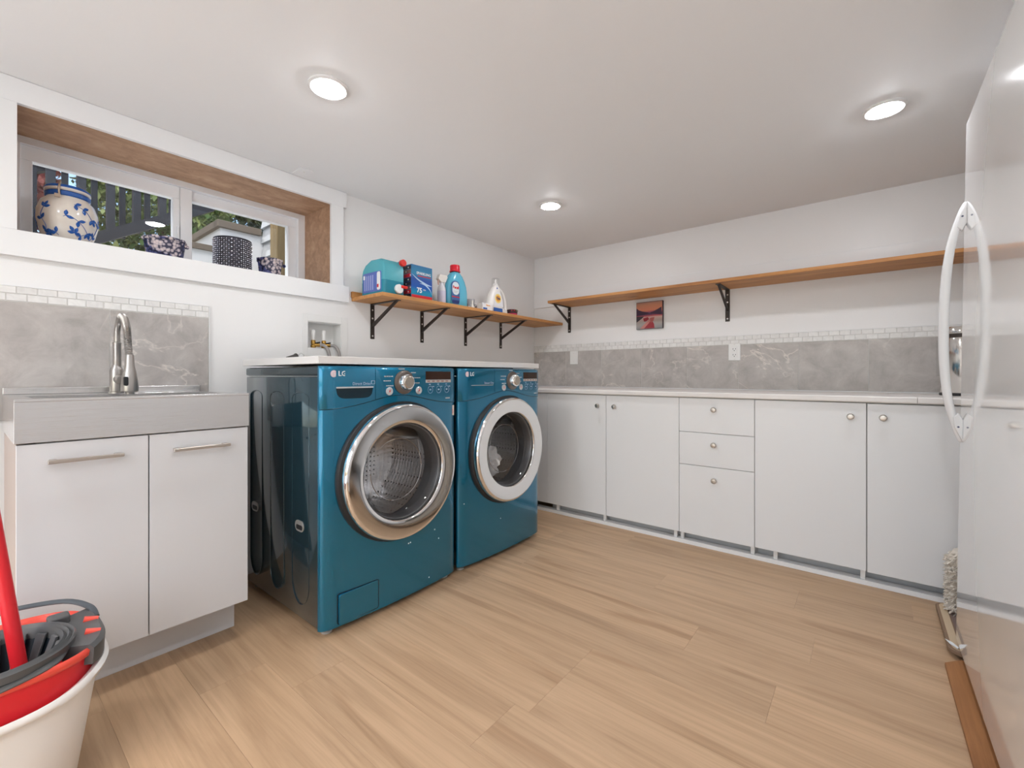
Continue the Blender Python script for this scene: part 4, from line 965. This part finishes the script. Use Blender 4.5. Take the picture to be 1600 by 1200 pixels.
for (a, b) in (((ox0, oy0), (ox1, oy0)), ((ox1, oy0), (ox1, oy1)), ((ox1, oy1), (ox0, oy1)), ((ox0, oy1), (ox0, oy0))):
    v0 = [bm.verts.new((a[0], a[1], TZ - .003)), bm.verts.new((b[0], b[1], TZ - .003)), bm.verts.new((b[0], b[1], .70)), bm.verts.new((a[0], a[1], .70))]; bm.faces.new(v0)
v0 = [bm.verts.new((x, y, .70)) for x, y in ((ox0, oy0), (ox1, oy0), (ox1, oy1), (ox0, oy1))]; bm.faces.new(v0)
bmesh.ops.remove_doubles(bm, verts=bm.verts[:], dist=.0001); obj('basin', bm, sink_m, s)
obj('back_ledge', bx(.0115, .024, TY0, TY1, TZ, .914), sink_m, s, .003)
fa = thing('kitchen_faucet', 'brushed nickel pull-down faucet with spring hose on the stainless sink', 'faucet', (.115, -2.842, TZ))
fy = -2.838; fz = TZ
obj('base', lathe(NB(), [(.022, 0), (.022, .005), (.0195, .007), (.0195, .082), (.0175, .094), (.0125, .102), (.0120, .106)], (.115, fy, fz), segs=28), faucet_m, fa)
obj('riser', lathe(NB(), [(.0125, .10), (.0125, .182), (.0135, .184), (.0135, .190), (.011, .192)], (.115, fy + .002, fz), segs=20), faucet_m, fa)
arc = smoothpath([(.115, fy + .002, fz + .19), (.118, fy + .002, fz + .23), (.138, fy + .003, fz + .268), (.175, fy + .004, fz + .284), (.215, fy + .005, fz + .272), (.248, fy + .006, fz + .235), (.262, fy + .007, fz + .185), (.268, fy + .009, fz + .130)], 20)
sh = obj('spout_hose', tube(NB(), arc, [.0098 + (.0022 * (i % 2) if i > 60 else 0) for i in range(len(arc))], 16), faucet_m, fa)
obj('spray_head', lathe(NB(), [(.0115, .135), (.0125, .130), (.0140, .095), (.020, .068), (.0245, .030), (.0245, .006), (.020, .003), (.013, .002), (.013, -.006), (0, -.006)], (.272, fy + .010, fz + .005), segs=24), faucet_m, fa)
obj('spray_button', prism(NB(), rrect(fy - .010, fy + .002, fz + .030, fz + .062, .005, 4), .280, .2985, 'yz'), rubber_m, fa, .001)
obj('lever_hub', lathe(NB(), [(.018, 0), (.017, .028), (.012, .034), (0, .035)], (.125, fy + .006, fz + .052), 'x', 20), faucet_m, fa)
obj('lever', tube(NB(), [(.135, fy + .016, fz + .052), (.145, fy + .024, fz + .10), (.150, fy + .028, fz + .150)], [.006, .005, .004], 10), faucet_m, fa)

# ------------------------------------------------------------------ mop bucket
bw = mat('bucket_white', (.80, .79, .77), .35); bred = mat('bucket_red', (.70, .02, .03), .3); bred2 = mat('bucket_coral', (.85, .09, .06), .3); bgry = mat('wringer_grey', (.10, .103, .105), .42)
BC = Vector((.815, -3.198, 0)); BA, BB = .168, .205      # half sizes in x and y
bk = thing('mop_bucket', 'white and red mop bucket with dark grey wringer in the lower left corner', 'bucket', tuple(BC))
def oval(bm, levels, n=72, wave=None, close0=True):
    """levels: (scale, z, wavefactor)"""
    rings = []
    for sc, z, wf in levels:
        r = []
        for k in range(n):
            a = 2 * PI * k / n; zz = z + (wf * wave(a) if wave else 0)
            e = 3.2; c, s_ = math.cos(a), math.sin(a)
            r.append(bm.verts.new((BC.x + BA * sc * math.copysign(abs(c) ** (2 / e), c), BC.y + BB * sc * math.copysign(abs(s_) ** (2 / e), s_), zz)))
        rings.append(r)
    for A, B in zip(rings, rings[1:]):
        for k in range(n): bm.faces.new((A[k], A[(k + 1) % n], B[(k + 1) % n], B[k]))
    if close0: bm.faces.new(rings[0][::-1])
    return bm
wave = lambda a: (-.026 * (max(0, math.cos(a)) ** 3) + .012 * abs(math.sin(a)) ** 3)
obj('bucket_body', oval(NB(), [(.78, 0, 0), (.80, .004, 0), (.93, .18, .2), (1.0, .268, 1), (1.07, .272, 1), (1.085, .282, 1), (1.05, .290, 1), (.985, .282, 1), (.90, .15, .2), (.77, .012, 0)], wave=wave), bw, bk, smooth=60)
obj('red_insert', oval(NB(), [(.72, .14, 0), (.955, .262, .6), (.968, .305, 0), (.978, .322, 0), (.992, .326, 0)], wave=wave, close0=False), bred, bk, smooth=60)
obj('red_rim', oval(NB(), [(.985, .318, 0), (1.01, .321, 0), (1.02, .333, 0), (.995, .338, 0), (.955, .334, 0), (.945, .315, 0), (.93, .22, 0), (.70, .15, 0)], close0=False), bred2, bk, smooth=60)
wc = (.866, -3.158, .350)
wr = obj('wringer_ring', lathe(NB(), [(.106, -.010), (.121, -.008), (.124, .008), (.121, .012), (.116, .006), (.112, .012), (.107, .005), (.103, .010), (.099, .002), (.097, -.02), (.101, -.022)], wc, segs=64, close=False), bgry, bk)
for k in range(14):
    a = 2 * PI * k / 14; c_, s_ = math.cos(a), math.sin(a); tx, ty = -s_, c_
    bm = NB(); P0 = Vector((wc[0] + .094 * c_, wc[1] + .094 * s_, wc[2])); P1 = Vector((wc[0] + .060 * c_, wc[1] + .060 * s_, wc[2] - .095)); nd = Vector((c_, s_, 0)) * .003; td = Vector((tx, ty, 0))
    vs = []
    for P, w in ((P0, .011), (P1, .007)):
        for sg in (-1, 1):
            for q in (-1, 1): vs.append(bm.verts.new(P + td * w * sg + nd * q))
    for f in ((0, 1, 3, 2), (4, 6, 7, 5), (0, 2, 6, 4), (1, 5, 7, 3), (0, 4, 5, 1), (2, 3, 7, 6)): bm.faces.new([vs[i] for i in f])
    obj('basket_slat', bm, bgry, wr, .001)
obj('basket_shell', lathe(NB(), [(.0985, -.010), (.074, -.104), (0, -.108)], wc, segs=48, close=False), mat('basket_navy', (.012, .02, .03), .5), wr)
obj('basket_bottom', lathe(NB(), [(0, -.100), (.062, -.100), (.064, -.092), (0, -.092)], wc, segs=32), bgry, wr)
# end yoke of the wringer
bm = NB(); n = 15
def yoke(sc0, sc1, z0, z1, a0, a1, b):
    rr = []
    for k in range(n):
        a = a0 + (a1 - a0) * k / (n - 1); e = 3.2; c, s_ = math.cos(a), math.sin(a); ux, uy = BA * math.copysign(abs(c) ** (2 / e), c), BB * math.copysign(abs(s_) ** (2 / e), s_)
        rr.append([b.verts.new((BC.x + ux * s2, BC.y + uy * s2, z)) for s2, z in ((sc0, z0), (sc1, z0), (sc1 + .01, z1 - .008), (sc1 - .03, z1), (sc0, z1))])
    for A, B in zip(rr, rr[1:]):
        for i in range(5): b.faces.new((A[i], B[i], B[(i + 1) % 5], A[(i + 1) % 5]))
    b.faces.new(rr[0][::-1]); b.faces.new(rr[-1])
yoke(.78, 1.045, .300, .345, PI * .28, PI * .62, bm); yk = obj('end_yoke', bm, bgry, bk, smooth=40)
obj('yoke_arm', tube(NB(), smoothpath([(BC.x + .10, BC.y + .135, .338), (wc[0] + .095, wc[1] + .075, .340), (wc[0] + .112, wc[1] + .03, .336), (wc[0] + .118, wc[1] - .02, .332)]), [.014] * 12 + [.010] * 20, 10, flat=.5) if False else tube(NB(), smoothpath([(BC.x + .10, BC.y + .135, .338), (wc[0] + .095, wc[1] + .075, .340), (wc[0] + .112, wc[1] + .03, .336), (wc[0] + .118, wc[1] - .02, .332)], 6), .012, 10, flat=.5), bgry, bk)
obj('pivot_block', prism(NB(), rrect(BC.x - .075, BC.x - .035, BC.y + .125, BC.y + .165, .008, 4), .338, .362, 'xy'), bgry, bk, .004)
for x_, y_ in ((BC.x + .060, BC.y + .200), (BC.x - .015, BC.y + .207)):
    obj('red_pin', tube(NB(), [(x_, y_ - .022, .347), (x_ + .006, y_ + .004, .341)], [.0085, .0075], 12), bred2, bk)
hp = smoothpath([(BC.x - .045, BC.y + .212, .335), (BC.x - .085, BC.y + .205, .350), (BC.x - .140, BC.y + .165, .362), (BC.x - .172, BC.y + .08, .366), (BC.x - .178, BC.y, .366), (BC.x - .172, BC.y - .08, .366), (BC.x - .140, BC.y - .165, .362), (BC.x - .085, BC.y - .205, .362), (BC.x - .045, BC.y - .212, .335)], 6)
hd_ = obj('carry_handle', tube(NB(), hp, .0075, 10, flat=.7), mat('handle_slate', (.085, .10, .115), .4), bk)
obj('handle_grip', tube(NB(), [(BC.x - .176, BC.y + .06, .366), (BC.x - .179, BC.y, .367), (BC.x - .176, BC.y - .06, .366)], .0105, 10, flat=.8), mat('handle_slate'), hd_)
mp = thing('mop', 'red-handled mop standing in the wringer of the bucket', 'mop', (.835, -3.115, .235))
obj('pole', tube(NB(), [(.835, -3.118, .27), (.70, -3.236, 1.30)], .0135, 20), bred, mp)
obj('mop_head', blob((.838, -3.125, .262), .05, 5, 3, .3, (1, 1, .35)), mat('mop_strands', (.35, .35, .37), .95), mp)

# ------------------------------------------------------------------ upright freezer
FXp = 2.557; FY1 = -1.047; FY0 = -1.985
fz_ = thing('upright_freezer', 'tall glossy white upright freezer with a long curved white handle', 'freezer', (2.95, -1.5, 0))
obj('door', prism(NB(), [(FXp, FY1), (FXp, FY0), (FXp + .055, FY0), (FXp + .055, FY1)], .040, 1.812, 'xy'), enamel_m, fz_, .004)
obj('gasket', bx(FXp + .055, FXp + .066, FY0 + .01, FY1 - .01, .045, 1.805), mat('seal_grey', (.5, .5, .5), .6), fz_)
obj('cabinet', bx(FXp + .066, FXp + .70, FY0, FY1, .040, 1.802), enamel_m, fz_, .004)
obj('kick_base', bx(FXp + .16, FXp + .68, FY0 + .03, FY1 - .03, .016, .0405), rubber_m, fz_)
hy = -1.092
hpts = smoothpath([(FXp - .002, hy + .012, .725), (FXp - .016, hy + .004, .775), (FXp - .036, hy, .87), (FXp - .047, hy, .99), (FXp - .050, hy, 1.13), (FXp - .047, hy, 1.27), (FXp - .036, hy, 1.39), (FXp - .016, hy + .004, 1.485), (FXp - .002, hy + .012, 1.535)], 8)
nh = len(hpts)
rr = [.003 + .0125 * math.sin(PI * min(1, max(0, i / (nh - 1)))) ** .5 for i in range(nh)]
hb = NB(); tube(hb, hpts, rr, 16, flat=.8)
hh = obj('door_handle', hb, handle_w, fz_, smooth=60)
for zz, s1 in ((.725, 1), (1.535, -1)):
    bm = NB(); prism(bm, [(FXp + .001, zz), (FXp - .020, zz + s1 * .050), (FXp - .024, zz + s1 * .085), (FXp - .010, zz + s1 * .100), (FXp + .001, zz + s1 * .075)], hy - .013, hy + .013, 'xz'); obj('handle_end', bm, handle_w, hh, .004)
    obj('screw', lathe(NB(), [(0, -.0012), (.003, -.0012), (.003, 0), (0, 0)], (FXp - .011, hy - .013, zz + s1 * .052), 'y', 10), mat('screw_blue', (.08, .1, .18), .4), hh)
obj('hinge_cover', bx(FXp + .01, FXp + .10, FY0 + .01, FY0 + .08, 1.813, 1.828), plastic_w, fz_, .003)
fz_.rotation_euler = (0, math.radians(.80), 0)
bpy.context.view_layer.update()

# things beside the freezer
tag(obj('wood_board', prism(NB(), [(2.517, -1.178), (2.560, -1.128), (2.72, -1.128), (2.72, -2.05), (2.521, -2.05)], 0.0005, .013, 'xy'), plank_m, bevel=.001), 'rough reddish brown board lying on the floor under the freezer', 'board')
tag(obj('wood_board', bx(2.95, 3.22, -1.95, -1.07, 0.0005, .0075), plank_m, bevel=.001), 'second brown board under the rear of the freezer, hidden from the room', 'board')
mtn = thing('folded_mat', 'small tan and brown bordered mat on the floor by the freezer', 'mat', (2.60, -.86, 0))
def matlayer(name, u, z0, z1, m): 
    bm = NB(); prism(bm, rrect(2.534 + u, 2.705 - u, -1.118 + u, -.690 - u, .040 - u * .5, 6), z0, z1, 'xy'); return obj(name, bm, m, mtn, .003)
matlayer('border', 0, .016, .030, mat('mat_brown', (.26, .17, .11), .9)); matlayer('tan_band', .009, .028, .0315, mat('mat_tan', (.60, .46, .31), .9)); matlayer('inner_line', .030, .031, .0322, mat('mat_line', (.22, .14, .09), .9)); matlayer('centre', .034, .0318, .0330, mat('mat_centre', (.20, .14, .12), .95))
obj('underlay', prism(NB(), rrect(2.55, 2.69, -1.06, -.70, .03, 5), 0.0003, .016, 'xy'), mat('mat_under', (.12, .10, .09), .9), mtn)
bm = NB(); prism(bm, [(2.530, -1.045), (2.540, -1.075), (2.556, -1.10), (2.560, -1.088), (2.548, -1.060)], .0335, .035, 'xy'); tag(obj('paper_scrap', bm, ins_w), 'tiny scrap of white paper on the edge of the mat', 'paper')
# shaggy roll
rnd = random.Random(4)
sg = thing('shaggy_rug_roll', 'cream shaggy rug roll standing on the mat behind the freezer edge', 'rug', (2.625, -.775, .034))
sc = (2.625, -.775)
obj('core', lathe(NB(), [(.045, 0), (.055, .01), (.058, .215), (.045, .242), (0, .248)], (sc[0], sc[1], .034), segs=24), mat('shag_cream', (.72, .66, .58), .95), sg)
bm = NB()
for _ in range(1500):
    a = rnd.uniform(0, 2 * PI); z = .044 + rnd.random() * .225; r = .054 if z < .25 else .045
    p = Vector((sc[0] + r * math.cos(a), sc[1] + r * math.sin(a), z)); nd = Vector((math.cos(a), math.sin(a), rnd.uniform(-.7, .3))).normalized(); b1_, b2_ = frame_of(nd); L = rnd.uniform(.012, .024)
    base = [bm.verts.new(p + (b1_ * math.cos(k * 2.094) + b2_ * math.sin(k * 2.094)) * .0035) for k in range(3)]
    mid = [bm.verts.new(p + nd * L * .7 + Vector((rnd.uniform(-.004, .004), rnd.uniform(-.004, .004), -.003)) + (b1_ * math.cos(k * 2.094) + b2_ * math.sin(k * 2.094)) * .0032) for k in range(3)]; tpv = bm.verts.new(p + nd * L + Vector((0, 0, -.005)))
    for k in range(3): bm.faces.new((base[k], base[(k + 1) % 3], mid[(k + 1) % 3], mid[k])); bm.faces.new((mid[k], mid[(k + 1) % 3], tpv))
o = obj('shag_tufts', bm, mat('shag_cream'), sg, smooth=0); o['kind'] = 'stuff'
# stainless canister on the back counter
cn = thing('steel_canister', 'tall stainless canister on the counter, seen through the freezer handle', 'canister', (2.70, -.27, .8625))
c = (2.685, -.27, .8625)
obj('base_ring', lathe(NB(), [(.098, 0), (.100, .003), (.100, .010), (.096, .012)], c, segs=48), rubber_m, cn)
obj('body', lathe(NB(), [(.094, .012), (.095, .014), (.095, .262), (.093, .268)], c, segs=64), mat('canister_steel', (.70, .68, .65), .12, metal=1), cn)
obj('dark_collar', lathe(NB(), [(.091, .268), (.091, .286)], c, segs=48), mat('collar_brown', (.04, .03, .025), .3), cn)
obj('lid', lathe(NB(), [(.094, .286), (.098, .290), (.098, .312), (.094, .318), (.05, .324), (0, .325)], c, segs=48), mat('canister_steel'), cn)
for k in range(26): obj('ribbed_edge', bx(2.576, 2.589, -.283, -.274, .955 + k * .0065, .958 + k * .0065), mat('rib_grey', (.35, .33, .31), .4), cn)
